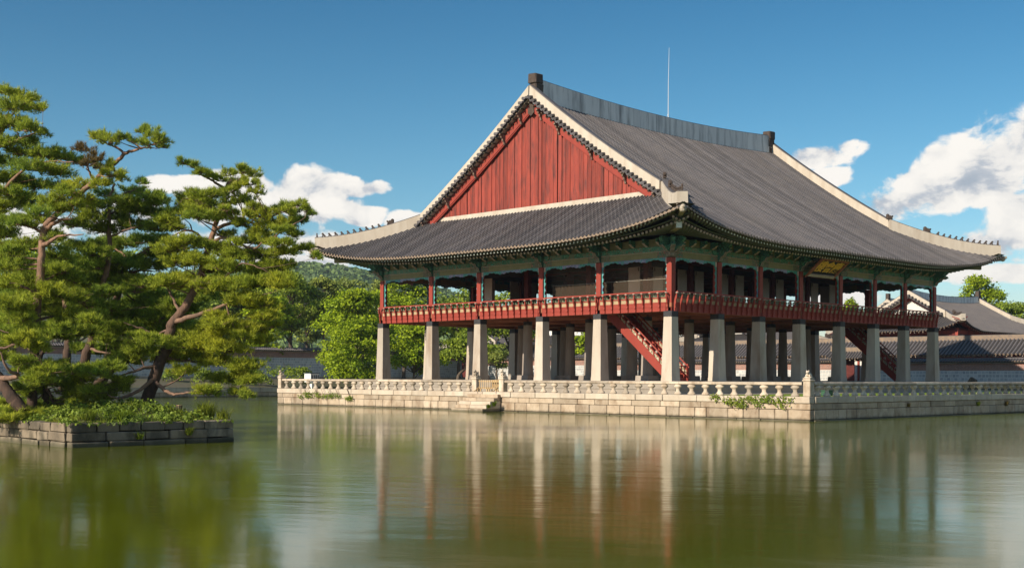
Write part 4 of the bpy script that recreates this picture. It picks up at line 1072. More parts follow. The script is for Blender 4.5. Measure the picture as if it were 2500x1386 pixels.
def tiled_roof(parent, x0, x1, y0, y1, ze, rise, dg, verge, axis='x', ov=1.2, sp=.36, lf=.9, name='roof', tiles=True, sag=.35, vh=.5, mridge=None, tr=.078):
    """hip and gable roof (or plain gable when dg is None) over an eave rectangle, ridge along axis"""
    if axis == 'y': T = lambda p: (p[1], p[0], p[2]); x0, x1, y0, y1 = y0, y1, x0, x1
    else: T = lambda p: p
    half = (y1 - y0)/2; L = x1 - x0; cy = (y0 + y1)/2
    pr = lambda d: ze + rise*((d/half)*.82 + .18*(d/half)**2)
    def z(d, c, s): return pr(d) + lf*max(0, 1 - c/(half*.8))**3*max(0, 1 - d/(half*.6)) + (sag*((2*s/L - 1)**2) - sag*.6)*(d/half)**3
    b = MB(); tl = MB(); wh = MB()
    g = dg if dg is not None else 0.0
    for sd in (1, -1):
        yy = lambda d: (y0 + d) if sd > 0 else (y1 - d)
        rows = []
        for d in np.linspace(0, half, 10):
            a = d if d <= g else g - verge
            if dg is None: a = 0
            rows.append([T((x0 + a + (L - 2*a)*t, yy(d), z(d, min(a + (L - 2*a)*t, L - a - (L - 2*a)*t), a + (L - 2*a)*t))) for t in np.linspace(0, 1, 21)])
        o = len(b.v)
        for r in rows: b.v += r
        for i in range(9):
            for k in range(20): b.f.append((o + i*21 + k, o + i*21 + k + 1, o + (i+1)*21 + k + 1, o + (i+1)*21 + k)); b.m.append(0)
        if tiles:
            k = sp/2
            while k < L:
                c = min(k, L - k); dmax = half - .2 if (dg is None or c > g - verge) else c
                if dmax > .4:
                    P = [T((x0 + k, yy(d), z(d, c, k) + .02)) for d in np.linspace(-.04, dmax, 6)]
                    tl.tube(P[::-1], [tr]*5 + [tr*1.15], 6, 0, True, 1)
                k += sp
    if dg is not None:
        for sd in (1, -1):
            xx = lambda d: (x0 + d) if sd > 0 else (x1 - d); W_ = y1 - y0
            rows = []
            for d in np.linspace(0, g + .1, 6): rows.append([T((xx(d), y0 + d + (W_ - 2*d)*t, z(d, min(d + (W_ - 2*d)*t, W_ - d - (W_ - 2*d)*t), 0 if d < .1 else d))) for t in np.linspace(0, 1, 17)])
            o = len(b.v)
            for r in rows: b.v += r
            for i in range(5):
                for k in range(16): b.f.append((o + i*17 + k, o + i*17 + k + 1, o + (i+1)*17 + k + 1, o + (i+1)*17 + k)); b.m.append(0)
            if tiles:
                k = sp/2
                while k < W_:
                    c = min(k, W_ - k); dm = min(c, g)
                    if dm > .3: tl.tube([T((xx(d), y0 + k, z(d, c, d) + .02)) for d in np.linspace(-.04, dm, 4)][::-1], [tr]*3 + [tr*1.15], 6, 0, True, 1)
                    k += sp
    r = b.build(name, M_tilepan, parent)
    if tiles: tag(tl.build('tile_row', [M_tile, M_tileend], r), kind='stuff')
    # fascia under the eaves, with rafter ends
    f = MB(); n = 0
    ed = .15
    for (p, q) in (((x0 + ed, y0 + ed), (x1 - ed, y0 + ed)), ((x1 - ed, y1 - ed), (x0 + ed, y1 - ed)), ((x0 + ed, y1 - ed), (x0 + ed, y0 + ed)), ((x1 - ed, y0 + ed), (x1 - ed, y1 - ed))):
        if dg is None and abs(p[0] - q[0]) < .1: continue
        ln = math.hypot(q[0] - p[0], q[1] - p[1]); m = int(ln/.55); nx, ny = -(q[1] - p[1])/ln, (q[0] - p[0])/ln
        for k in range(m):
            t = (k + .5)/m; c = min(t, 1 - t)*ln; zz = ze + lf*max(0, 1 - c/(half*.8))**3 - .16
            x, y = p[0] + (q[0] - p[0])*t, p[1] + (q[1] - p[1])*t
            f.tube([T((x + nx*1.6, y + ny*1.6, zz + .55)), T((x + nx*.1, y + ny*.1, zz))], .07, 6, 0, True, 1)
    tag(f.build('rafter', [M_redold, M_flower], r), kind='stuff')
    # plastered ridges
    zr = z(half, half, L/2)
    xa, xb = (x0 + g - verge + .2, x1 - g + verge - .2) if dg is not None else (x0, x1)
    ridge_wall([T((x, cy, z(half, half, x - x0))) for x in np.linspace(xa, xb, 13)], .45, vh*1.2, 'main_ridge', mridge or M_ridge, True, parent)
    if dg is not None:
        for sx in (1, -1):
            X = lambda d: (x0 + d) if sx > 0 else (x1 - d)
            for sy in (1, -1):
                Y = lambda d: (y0 + d) if sy > 0 else (y1 - d)
                xv = g - verge + .35
                vr = ridge_wall([T((X(xv), Y(d), z(d, g, xv))) for d in np.linspace(g - .2, half, 9)], .5, vh, 'verge_ridge', M_white, True, parent)
                hr = ridge_wall([T((X(d), Y(d), z(d, d, d))) for d in np.linspace(g, .15, 8)], .5, vh, 'hip_ridge', M_white, True, parent)
                b2 = MB(); d = g + .2
                while d < half:
                    q = z(d, g, xv); b2.tube([T((X(xv + .2), Y(d), q + .12)), T((X(xv - .75), Y(d), q - .02))], [.13, .16], 8, 0, True, 0); b2.beam(T((X(xv), Y(d + .2), q + .08)), T((X(xv - .72), Y(d + .2), q - .02)), .3, .05); d += .45
                tag(b2.build('verge_tile', [M_tile, M_tileend], vr), kind='stuff')
                hp = [T((X(d), Y(d), z(d, d, d) + vh + .03)) for d in (g*.55, g*.45, g*.36, g*.27, g*.18)]
                an = math.atan2(hp[-1][1] - hp[0][1], hp[-1][0] - hp[0][0]) + PI
                for i, p in enumerate(hp): link('roof_figurine' if i else 'dragon_head', FIG['beast' if i else 'dragon'], hr, p, an)
            # gable: red boards round a pale plastered panel
            xg = g + .25; zb = z(g, g, xg) + .1
            G = MB().prism([T((0, y0 + g, zb))[1 if axis == 'x' else 0:][:1] + (0,)] if False else [(y0 + g, zb), (y1 - g, zb), (cy, z(half, half, xg) - .15)], T((X(xg), 0, 0)), T((0, 1, 0)), (0, 0, 1), T((1, 0, 0)), .12).build('gable_wall', M_mortar, parent)
            b2 = MB()
            for sy in (1, -1):
                Y = lambda d: (y0 + d) if sy > 0 else (y1 - d)
                b2.beam(T((X(xg - .28), Y(g + .1), z(g + .1, g, xg) - .30)), T((X(xg - .28), Y(half), z(half, half, xg) - .30)), .10, .55)
            b2.build('bargeboard', M_red, G)
            b3 = MB(); xf = X(xv + .1); b3.chbox(*[q for pr_ in zip(T((xf - .35, cy - .28, 0))[:2], T((xf + .35, cy + .28, 0))[:2]) for q in pr_], z(half, half, xv) + .1, z(half, half, xv) + vh*1.2 + .75, .05); b3.build('ridge_finial', M_figure, parent)
    return r
def hall(loc, label, x0, x1, y0, y1, ze, rise, dg, verge, zb=1.2, **kw):
    t = thing('palace_hall', loc, label, 'hall', 'palace halls behind the wall')
    tiled_roof(t, x0, x1, y0, y1, ze, rise, dg, verge, **kw)
    i = 1.7
    w = MB().box(x0 + i, x1 - i, y0 + i, y1 - i, zb, ze + .4).build('wall', M_darkred, t)
    b = MB(); n = max(3, int((x1 - x0)/3.2))
    for k in range(n + 1):
        x = x0 + i + (x1 - x0 - 2*i)*k/n
        for y in (y0 + i, y1 - i): b.box(x - .16, x + .16, y - .17, y + .17, zb, ze + .35)
    m = max(2, int((y1 - y0)/3.2))
    for k in range(1, m):
        y = y0 + i + (y1 - y0 - 2*i)*k/m
        for x in (x0 + i, x1 - i): b.box(x - .17, x + .17, y - .16, y + .16, zb, ze + .35)
    for y in (y0 + i - .04, y1 - i - .08): b.box(x0 + i, x1 - i, y, y + .12, ze - .35, ze + .1)
    for x in (x0 + i - .04, x1 - i - .08): b.box(x, x + .12, y0 + i, y1 - i, ze - .36, ze + .09)
    b.build('timber_frame', M_redold, w)
    return t
hall((98.5, 31.3, 1.2), 'large tiled hall with pale gable rising right behind the pavilion end', 85.6, 114, 21.8, 40.8, 8.2, 5.0, 4.6, .8, sp=.40, lf=1.5, vh=.62, sag=.9)
hall((132, 52, 1.2), 'farther tiled hall whose gable peeks left of the large hall', 118, 146, 43, 61, 8.6, 5.8, 4.5, .8, tiles=True, sp=.45, vh=.6)
hall((96, 112, 1.6), 'tiled hall half hidden by trees behind the left columns', 84, 108, 103, 121, 6.2, 4.6, 4.0, .8, sp=.45, vh=.55)
def gallery():
    t = thing('tiled_gallery', (65.6, 20, 1.25), 'long low tiled gallery running behind the brick wall', 'gallery')
    tiled_roof(t, 63.2, 68.6, -45, 86, 4.72, 1.75, None, 0, axis='y', sp=.42, lf=0.0, sag=.0, vh=.26, tr=.105, mridge=M_tileend)
    w = MB().box(64.2, 67.6, -44.5, 85.5, 1.25, 4.75).build('wall', M_mortar, t)
    b = MB()
    for k in range(45): y = -44 + k*2.95; b.box(64.08, 64.3, y - .12, y + .12, 1.25, 4.75)
    b.box(64.10, 64.28, -44.5, 85.5, 4.2, 4.5); b.build('timber_frame', M_redold, w)
gallery()
hall((86, 53, 1.2), 'tiled hall roof glimpsed between the south columns above the gallery ridge', 76, 98, 45, 61, 6.3, 4.2, 3.8, .8, sp=.42, vh=.55)
hall((82, 80, 1.2), 'low tiled hall roof behind the gallery glimpsed left of the red stairs', 75, 89, 66, 94, 5.6, 3.4, 3.2, .8, axis='y', sp=.42, vh=.5)
def gatehouse():
    t = thing('gatehouse', (60, 22.1, 1.25), 'small tiled gate with dark red leaf in the brick wall', 'gate')
    tiled_roof(t, 58.6, 61.2, 19.6, 24.7, 4.35, 1.0, None, 0, axis='y', sp=.33, lf=.25, sag=.2, vh=.28, mridge=M_tileend)
    for y in (20.55, 23.75): MB().box(59.85, 60.15, y - .14, y + .14, 1.25, 4.5).build('gate_post', M_darkred, t)
    MB().box(59.86, 60.14, 20.4, 23.9, 4.1, 4.4).build('lintel', M_darkred, t)
    MB().box(59.95, 60.03, 21.95, 23.6, 1.3, 4.1).build('gate_leaf', M_darkred, t)
    MB().box(60.1, 60.9, 23.5, 23.58, 1.3, 4.1).build('gate_leaf', M_darkred, t)
gatehouse()
def marker():
    t = thing('stone_marker', (55.6, 6.6, 1.2), 'weathered pointed stone marker standing before the shaded brick wall', 'stone marker')
    MB().prism([(-.45, 0), (.45, 0), (.42, .8), (.1, 1.25), (-.42, .95)], (55.6, 6.6, 1.15), (0, 1, 0), (0, 0, 1), (1, 0, 0), .4).build('stone', M_oldstone, t); MB().box(55.2, 56.0, 6.0, 7.2, .95, 1.15).build('plinth', M_stone, t)
marker()

# ------------------------------------------------------------------ left island
IX0, IX1, IY0, IY1 = -44.75, -39.0, -12.1, 13.5
def isl_z(x, y):
    e = min(x - IX0, IX1 - x, y - IY0, IY1 - y); k = min(1, max(0, e/2.2))
    return .70 + .42*k*k*(3 - 2*k) + .05*math.sin(x*2.1) *k + .05*math.cos(y*1.7 + x)*k
def island():
    t = thing('island_embankment', (-42, 0, 0), 'old mossy block wall round the small pine island', 'embankment')
    MB().box(IX0 + .3, IX1 - .3, IY0 + .3, IY1 - .3, -1.5, .62).build('core', M_joint, t)
    S = [(-.5, .17, .8, 1.5, .05), (.17, .46, .75, 1.45, .0), (.46, .75, .55, 1.25, .01)]
    def cs(axis, fixed, a0, a1, out): courses(t, axis, fixed, a0, a1, S, out, .36, M_oldstone, 'stone_block', jit=.016, wander=.028)
    cs('x', IY0, IX0 + .005, IX1, -1); cs('y', IX0, IY0 + .40, IY1, -1); cs('y', IX1, IY0 + .40, IY1 - .4, 1); cs('x', IY1, IX0 + .4, IX1, 1)
    xs = np.linspace(IX0 + .2, IX1 - .2, 26); ys = np.linspace(IY0 + .2, IY1 - .2, 80)
    v = [(x, y, isl_z(x, y) - .02) for y in ys for x in xs]; f = [(j*26 + i, j*26 + i + 1, (j+1)*26 + i + 1, (j+1)*26 + i) for j in range(79) for i in range(25)]
    tag(link('island_ground', mesh_from('island_ground', v, f, None, M_soil, True)), kind='structure')
island()
def blades(n, px, py, pz, h, w, spread, bend=.5):
    """n grass blades as bent thin triangles; px.. arrays"""
    az = RNG.uniform(0, 2*PI, n); ln = h*RNG.uniform(.6, 1.25, n); k = spread*RNG.uniform(.2, 1, n)
    d = np.stack([np.cos(az), np.sin(az), np.zeros(n)], 1); s = np.stack([-np.sin(az), np.cos(az), np.zeros(n)], 1)*(w*RNG.uniform(.7, 1.3, n))[:, None]
    p = np.stack([px, py, pz], 1); mid = p + d*(ln*k*.4)[:, None] + UP*(ln*.6)[:, None]; tip = p + d*(ln*k*1.15)[:, None] + UP*(ln*(1 - .25*k))[:, None]
    return np.concatenate([np.stack([p - s, p + s, mid + s*.7], 1), np.stack([p - s, mid + s*.7, mid - s*.7], 1), np.stack([mid - s*.7, mid + s*.7, tip], 1)], 0)
def island_grass():
    n = 26000; x = RNG.uniform(IX0 + .15, IX1 - .15, n); y = IY0 + .12 + (IY1 - IY0 - .3)*RNG.beta(1, 1.8, n); z = np.array([isl_z(a, b) for a, b in zip(x, y)]) - .03
    hh = .09 + .20*(np.sin(x*3.1 + 1)*np.cos(y*2.3) > .3)*RNG.uniform(.2, 1, n)
    T = blades(n, x, y, z, hh, .011, .9); tag(link('island_grass', tri_mesh('island_grass', T, M_grass)), 'short mixed grass and weeds covering the pine island', 'grass', kind='stuff')
island_grass()
def island_weeds():
    m = 420; cx = RNG.uniform(IX0 + .05, IX1 - .05, m); cy = IY0 + .02 + (IY1 - IY0 - .1)*RNG.beta(1, 2.6, m); rr = RNG.uniform(.10, .34, m); hz = RNG.uniform(.08, .34, m)
    k = np.repeat(np.arange(m), 42); n = len(k); d = RNG.normal(size=(n, 3)); d /= np.linalg.norm(d, axis=1)[:, None]; d[:, 2] = np.abs(d[:, 2])
    p = np.stack([cx[k] + d[:, 0]*rr[k], cy[k] + d[:, 1]*rr[k], np.array([isl_z(a, b) for a, b in zip(cx, cy)])[k] - .02 + d[:, 2]*hz[k]*RNG.uniform(.5, 1.1, n)], 1)
    nr = d + RNG.normal(size=(n, 3))*.5; nr /= np.linalg.norm(nr, axis=1)[:, None]; a = np.cross(nr, RNG.normal(size=(n, 3))); a /= np.linalg.norm(a, axis=1)[:, None]; b = np.cross(nr, a); s = RNG.uniform(.03, .075, n)[:, None]
    tag(link('island_weeds', tri_mesh('island_weeds', np.stack([p - a*s, p + b*s*.7, p + a*s, p - b*s*.7], 1), M_leaf4, 4)), 'low broadleaf weeds tangled through the island grass', 'weeds', kind='stuff')
island_weeds()
def tuft(name, x, y, z, n, h, label, r=.2, w=.012, m=None, group=None, spread=.8):
    a = RNG.uniform(0, 2*PI, n); q = r*np.sqrt(RNG.uniform(0, 1, n)); T = blades(n, q*np.cos(a), q*np.sin(a), np.zeros(n), h, w, spread)
    o = link(name, tri_mesh(name, T, m or M_grass), None, (x, y, z)); return tag(o, label, 'plant', group)
for (px, py, d, n, h, lab) in ((503, 1022, 42.6, 330, .66, 'tall reed clump near the right end of the pine island'), (545, 1022, 42.5, 140, .5, 'smaller reed clump at the island corner tip'), (300, 1040, 40.2, 120, .34, 'low grass tuft above the middle of the shaded island wall'), (215, 1045, 39.4, 150, .32, 'grass tuft overhanging the island corner blocks'), (60, 1035, 41.5, 160, .34, 'grass tuft over the sunlit island blocks at far left')):
    p = at(px, py, d); tuft('reed_clump', p[0], max(p[1], IY0 + .25), isl_z(p[0], max(p[1], IY0 + .25)) - .04, n, h, lab, .26 if n > 200 else .2)
for (px, n, h, zz, lab) in ((300, 70, .30, .20, 'weed sprouting from a joint of the island wall, left of the bushier one'), (487, 150, .30, .28, 'bushy weed low on the island wall near its right end')):
    p = at(px, 1075, 40.5); tuft('wall_weed', p[0], IY0 - .05, zz, n, h, lab, .10, spread=1.2)
def stump():
    p = at(437, 1003, 43.4); t = thing('tree_stump', (p[0], p[1], 1.0), 'short dark sawn stump on the island grass right of the pine trunk', 'stump')
    MB().lathe(p[0], p[1], [(.8, .14), (1.0, .12), (1.19, .115)], 9).build('bark', M_barkgrey, t); MB().lathe(p[0], p[1], [(1.19, .10), (1.205, .10)], 9).build('cut_face', M_gatewood, t)
stump()
# ================================================================== TREES
def tufts(P, D, nn, ln, w, spread):
    """needle tufts: P (m,3) positions, D (m,3) axes -> thin triangles"""
    m = len(P); P = np.repeat(P, nn, 0); D = np.repeat(D, nn, 0); N = len(P)
    r = RNG.normal(size=(N, 3)); d = D + r*spread; d /= np.linalg.norm(d, axis=1)[:, None]
    s = np.cross(d, RNG.normal(size=(N, 3))); s /= np.linalg.norm(s, axis=1)[:, None] + 1e-9
    L = (ln*RNG.uniform(.7, 1.25, N))[:, None]; s = s*(w*.5)
    return np.stack([P - s, P + s, P + d*L], 1)
def smooth_path(pts, n=4):
    """Catmull-Rom through points"""
    P = [np.array(p, float) for p in pts]
    if len(P) < 3: return P
    Q = [2*P[0] - P[1]] + P + [2*P[-1] - P[-2]]; out = []
    for i in range(1, len(Q) - 2):
        for k in range(n):
            t = k/n; a, b, c, d = Q[i-1], Q[i], Q[i+1], Q[i+2]
            out.append(.5*((2*b) + (-a + c)*t + (2*a - 5*b + 4*c - d)*t*t + (-a + 3*b - 3*c + d)*t**3))
    out.append(P[-1]); return out
def pine(name, label, depth, trunk, limbs, pads, r0, r1, needle, bark, bark2, group, wob=1.1, dens=1.0):
    """trunk, limbs: lists of (px, py, ddepth); pads: (px, py, rx, ry[, dry]) given where they stand in the photograph, each at its own depth"""
    base = at(trunk[0][0], trunk[0][1], depth + trunk[0][2]); t = thing(name, tuple(base), label, 'pine tree', group)
    rs = random.Random(int(trunk[0][0])*7 + len(pads)); nodes = []
    T = smooth_path([at(x, y, depth + d) for x, y, d in trunk], 5)
    T = [p + np.array([rs.uniform(-1, 1), rs.uniform(-1, 1), 0])*.025 for p in T]
    n = len(T); r0 *= .88; rad = [r0 + (r1 - r0)*(i/(n-1))**.85 for i in range(n)]; rad[0] *= 1.35
    MB().tube(T, rad, 10).build('trunk', bark, t, True); nodes += [(p, r) for p, r in zip(T, rad)]
    for lb in limbs:
        w0 = lb[0]; P = smooth_path([at(x, y, depth + d) for x, y, d in lb[1:]], 5); m = len(P)
        lr = [max(.012, w0*(1 - .8*i/(m-1))) for i in range(m)]
        P = [p + np.array([rs.uniform(-1, 1), rs.uniform(-1, 1), rs.uniform(-1, 1)])*.02 for p in P]
        MB().tube(P, lr, 7).build('limb', bark2, t, True); nodes += [(p, r) for p, r in zip(P, lr)]
    NP = np.array([a for a, _ in nodes]); NR = np.array([b for _, b in nodes])
    tw = MB(); V = []; VD = []
    extra = []
    for pd in pads:
        if len(pd) == 4 and pd[1] > 470 and rs.random() < (.70 if pd[1] < 600 else .95 if pd[1] < 840 else .5): extra.append((pd[0] + rs.uniform(-38, 38), pd[1] + rs.uniform(-10, 22), pd[2]*rs.uniform(.6, .95), pd[3]*rs.uniform(.7, 1.1)))
    for pd in list(pads) + extra:
        px, py, rx, ry = pd[:4]; dry = len(pd) > 4
        base_d = np.array([0, 0, 0]); c0 = at(px, py, depth); k = depth/FPX
        j0 = int(np.argmin(np.linalg.norm((NP - c0)*np.array([1, 1, 1.2]), axis=1)))
        dd = rs.uniform(-wob, wob) + .5*float((NP[j0] - CAM) @ FW - depth)
        c = at(px, py, depth + dd); RX = rx*k*1.12; RZ = max(ry*k*(1.0 if py < 600 else 1.15), .12); RY = RX*rs.uniform(.75, 1.1)
        # twig from the nearest wood, then a spray of small shoots through the pad
        dist = np.linalg.norm(NP - c, axis=1) + np.maximum(0, NP[:, 2] - c[2])*.6; j = int(np.argmin(dist)); a = NP[j]
        mid = (a + c)/2 + np.array([rs.uniform(-1, 1), rs.uniform(-1, 1), -.4])*.12*np.linalg.norm(c - a)
        rr = min(NR[j]*.6, .012 + .018*np.linalg.norm(c - a)); tw.tube(smooth_path([a, mid, c - UP*RZ*.5], 3), [rr]*3 + [rr*.6]*3 + [.010], 5)
        sh = max(5, int(9*RX/.5))
        for _ in range(sh):
            q = c + np.array([rs.gauss(0, .5)*RX, rs.gauss(0, .5)*RY, rs.uniform(-.3, .5)*RZ]); tw.tube([c - UP*RZ*.5 + (q - c)*.15, (c + q)/2 - UP*RZ*.25, q], [.011, .008, .005], 4)
        m = int(dens*(50 + 900*RX*RY*1.0) * (.55 if dry else .78 if py < 600 else .95)); 
        # finger like shoots reaching outwards from under the pad, needled along their outer part
        nc = max(7, int(30*RX*RY/.3)); th = RNG.uniform(0, 2*PI, nc); rr_ = RNG.uniform(.3, 1.0, nc) + .45*(RNG.uniform(0, 1, nc) > .7)*RNG.uniform(0, 1, nc)
        tip = np.stack([RX*rr_*np.cos(th), RY*rr_*np.sin(th), RZ*(RNG.uniform(-.55, 1.15, nc) - .45*(rr_ - .35))], 1); org = tip*np.array([.12, .12, .2]) - UP*RZ*.45
        ii = RNG.integers(0, nc, m); tt = RNG.uniform(.42, 1.0, m)[:, None]; q = org[ii] + (tip - org)[ii]*tt
        q[:, 2] += .10*RZ*np.sin(tt[:, 0]*3.1); q = q + RNG.normal(size=(m, 3))*np.array([.035, .035, .025])*(1 + RX)
        for e in range(min(nc, 7)): tw.tube([c + org[e], c + (org[e] + tip[e])*.5 + UP*.05*RZ, c + tip[e]*.95], [.012, .009, .005], 4)
        P = c + q; sd_ = (tip - org)[ii]; sd_ /= np.linalg.norm(sd_, axis=1)[:, None]; D = sd_*.6 + UP*.75 + RNG.normal(size=(m, 3))*.2; D /= np.linalg.norm(D, axis=1)[:, None]
        (VD if dry else V).append(tufts(P, D, 10, .175, .0165, .50))
    tw.build('twigs', bark2, t, True)
    tag(link('crown', tri_mesh('crown', np.concatenate(V), needle), t), kind='stuff')
    if VD: tag(link('dry_sprays', tri_mesh('dry_sprays', np.concatenate(VD), M_needledry), t), kind='stuff')
    return t
GP = 'pines on the small island'
pine('pine_tree', 'tall open pine leaning right at the island end nearest the pavilion', 44.2,
     [(352, 1000, 0), (372, 940, 0), (392, 880, 0), (408, 846, .2), (414, 812, .2), (423, 786, .2), (446, 758, .2), (467, 720, .3), (488, 677, .3), (501, 633, .4), (512, 600, .4), (523, 557, .4), (535, 525, .5), (549, 488, .5), (550, 460, .5), (566, 438, .5)],
     [[.05, (550, 462, .5), (520, 442, .2), (498, 430, 0), (469, 408, -.2), (446, 396, -.3)], [.045, (552, 462, .5), (580, 440, .8), (605, 430, .9), (628, 436, 1)], [.05, (545, 490, .5), (575, 478, .9), (612, 482, 1.2)],
      [.055, (535, 522, .5), (505, 500, .2), (478, 488, 0), (448, 484, -.3)], [.07, (524, 560, .4), (560, 545, .2), (590, 538, 0), (628, 546, -.2), (662, 530, -.3), (690, 515, -.4), (735, 503, -.5)], [.06, (515, 590, .4), (555, 580, -.2), (613, 606, -.6), (645, 590, -.8), (690, 565, -1), (745, 530, -1.2)],
      [.06, (512, 605, .4), (480, 570, .9), (455, 563, 1.2), (430, 572, 1.4), (405, 590, 1.5)], [.06, (502, 640, .4), (530, 640, .8), (553, 632, 1), (600, 628, 1.2), (660, 622, 1.3), (720, 616, 1.4)],
      [.07, (486, 690, .3), (512, 688, -.2), (541, 680, -.5), (570, 660, -.8), (593, 643, -1), (640, 655, -1.2)], [.10, (428, 786, .2), (468, 772, -.3), (511, 760, -.6), (545, 745, -.8), (580, 730, -1), (625, 722, -1.2)],
      [.06, (440, 765, .2), (425, 735, .6), (412, 708, .8), (395, 690, 1.0), (360, 690, 1.1)], [.045, (400, 840, 0), (375, 818, -.5), (352, 803, -.7), (325, 795, -.9), (302, 787, -1)],
      [.08, (375, 930, 0), (400, 950, -.5), (425, 962, -.8), (455, 958, -1), (490, 952, -1.1)], [.07, (385, 895, 0), (352, 897, -.4), (325, 907, -.6), (298, 917, -.8), (255, 942, -1)], [.08, (378, 920, 0), (350, 946, -.6), (312, 966, -.9), (285, 972, -1.1), (262, 962, -1.3)],
      [.06, (405, 850, .2), (450, 838, .8), (510, 812, 1.2), (570, 800, 1.5), (620, 800, 1.7)], [.06, (398, 872, .1), (450, 880, .7), (520, 888, 1), (590, 900, 1.2)], [.05, (420, 800, .2), (380, 820, .9), (340, 850, 1.2)]],
     [(450, 397, 15, 8), (470, 405, 18, 9), (492, 420, 16, 7), (508, 428, 22, 9), (535, 438, 20, 9), (560, 424, 20, 11), (590, 416, 26, 12), (615, 424, 22, 14), (612, 446, 26, 12), (625, 466, 18, 11), (580, 448, 24, 10),
      (500, 476, 44, 13), (455, 480, 24, 15), (470, 500, 40, 13), (535, 474, 22, 9), (562, 494, 22, 9), (605, 490, 26, 10), (620, 506, 20, 11), (432, 518, 32, 11), (480, 525, 46, 14), (530, 530, 34, 14), (562, 520, 22, 11), (410, 540, 28, 10),
      (640, 525, 32, 13), (672, 515, 26, 13), (700, 505, 20, 10), (735, 499, 15, 9), (722, 514, 16, 8), (600, 545, 34, 11), (655, 548, 34, 13), (700, 540, 26, 9), (735, 538, 22, 7), (754, 521, 14, 8), (690, 560, 32, 11), (640, 570, 40, 12), (720, 574, 24, 8), (608, 590, 30, 9), (680, 594, 38, 9), (742, 606, 26, 7), (700, 615, 34, 10),
      (560, 575, 28, 12), (545, 610, 34, 14), (590, 625, 44, 14), (640, 622, 40, 11), (498, 600, 28, 12), (460, 585, 34, 11), (430, 600, 36, 13), (478, 635, 38, 14), (540, 650, 36, 14), (600, 655, 44, 13), (660, 650, 38, 12), (700, 646, 22, 9), (430, 640, 34, 13), (440, 680, 38, 14), (520, 690, 40, 14), (565, 695, 46, 14), (630, 690, 46, 13), (690, 680, 36, 11), (400, 690, 38, 13), (350, 695, 34, 13),
      (590, 735, 46, 13), (640, 742, 40, 13), (540, 775, 42, 13), (560, 805, 58, 14), (620, 802, 46, 13), (490, 820, 46, 14), (440, 840, 46, 15), (370, 830, 36, 14), (340, 860, 42, 14), (555, 850, 56, 14), (600, 892, 48, 13), (530, 882, 46, 14), (475, 872, 42, 13), (560, 925, 56, 12), (612, 928, 28, 10), (505, 955, 38, 10), (452, 905, 38, 11), (640, 772, 34, 12), (640, 830, 30, 12), (585, 955, 26, 8), (420, 872, 34, 12), (500, 845, 50, 14)],
     .27, .05, M_needle, M_bark, M_barkred, GP)
pine('pine_tree', 'tall pine with bare curved trunk and a branch tip reaching right against the sky', 43.2,
     [(78, 1000, 0), (82, 930, 0), (84, 866, 0), (87, 799, 0), (96, 697, 0), (101, 633, 0), (103, 590, 0), (111, 553, 0), (130, 532, 0), (166, 499, .1), (202, 467, .2), (231, 442, .2), (252, 420, .2), (285, 395, .1), (307, 373, 0)],
     [[.06, (307, 374, 0), (325, 368, -.1), (343, 363, -.2), (362, 361, -.2), (382, 362, -.3)], [.05, (305, 375, 0), (285, 360, .3), (262, 352, .4), (240, 335, .5)], [.03, (345, 362, -.2), (330, 350, 0), (318, 342, .1)],
      [.055, (232, 442, .2), (220, 424, -.1), (212, 402, -.3), (205, 375, -.4)], [.09, (112, 560, 0), (132, 545, -.4), (152, 536, -.6), (177, 535, -.8)], [.09, (103, 600, 0), (125, 588, -.4), (150, 575, -.6), (205, 573, -1)],
      [.06, (150, 512, .1), (175, 490, .6), (195, 478, .9)], [.05, (270, 405, .2), (285, 420, .5), (300, 436, .8)], [.06, (104, 570, 0), (75, 550, .3), (40, 540, .5), (5, 540, .7)], [.05, (98, 690, 0), (140, 670, .6), (180, 650, .9)], [.05, (95, 720, 0), (60, 700, -.5), (25, 690, -.8)], [.06, (90, 780, 0), (140, 770, .6), (190, 775, 1)], [.05, (88, 800, 0), (50, 790, -.5), (15, 790, -.8)]],
     [(345, 318, 16, 11), (366, 325, 24, 14), (386, 340, 22, 14), (401, 356, 14, 11), (366, 350, 28, 10), (290, 340, 14, 10), (318, 342, 15, 8), (240, 332, 24, 10), (264, 346, 24, 9), (205, 362, 26, 13, 1), (234, 384, 24, 14, 1), (217, 402, 20, 10, 1), (256, 405, 26, 12), (276, 425, 28, 13), (298, 434, 24, 12), (246, 446, 28, 12), (190, 452, 38, 14), (160, 470, 38, 14), (210, 490, 34, 12), (130, 490, 38, 14), (150, 510, 38, 12), (100, 520, 34, 11), (60, 545, 38, 12), (25, 540, 30, 11), (120, 570, 28, 9),
      (60, 600, 48, 15), (20, 640, 56, 17), (140, 622, 40, 15), (150, 660, 46, 15), (40, 690, 56, 17), (130, 712, 50, 16), (165, 722, 44, 15), (30, 742, 56, 17), (60, 766, 40, 15), (160, 772, 54, 15), (220, 772, 40, 13), (40, 796, 54, 15), (135, 806, 46, 14), (200, 812, 40, 12)],
     .20, .06, M_needle, M_bark, M_bark, GP)
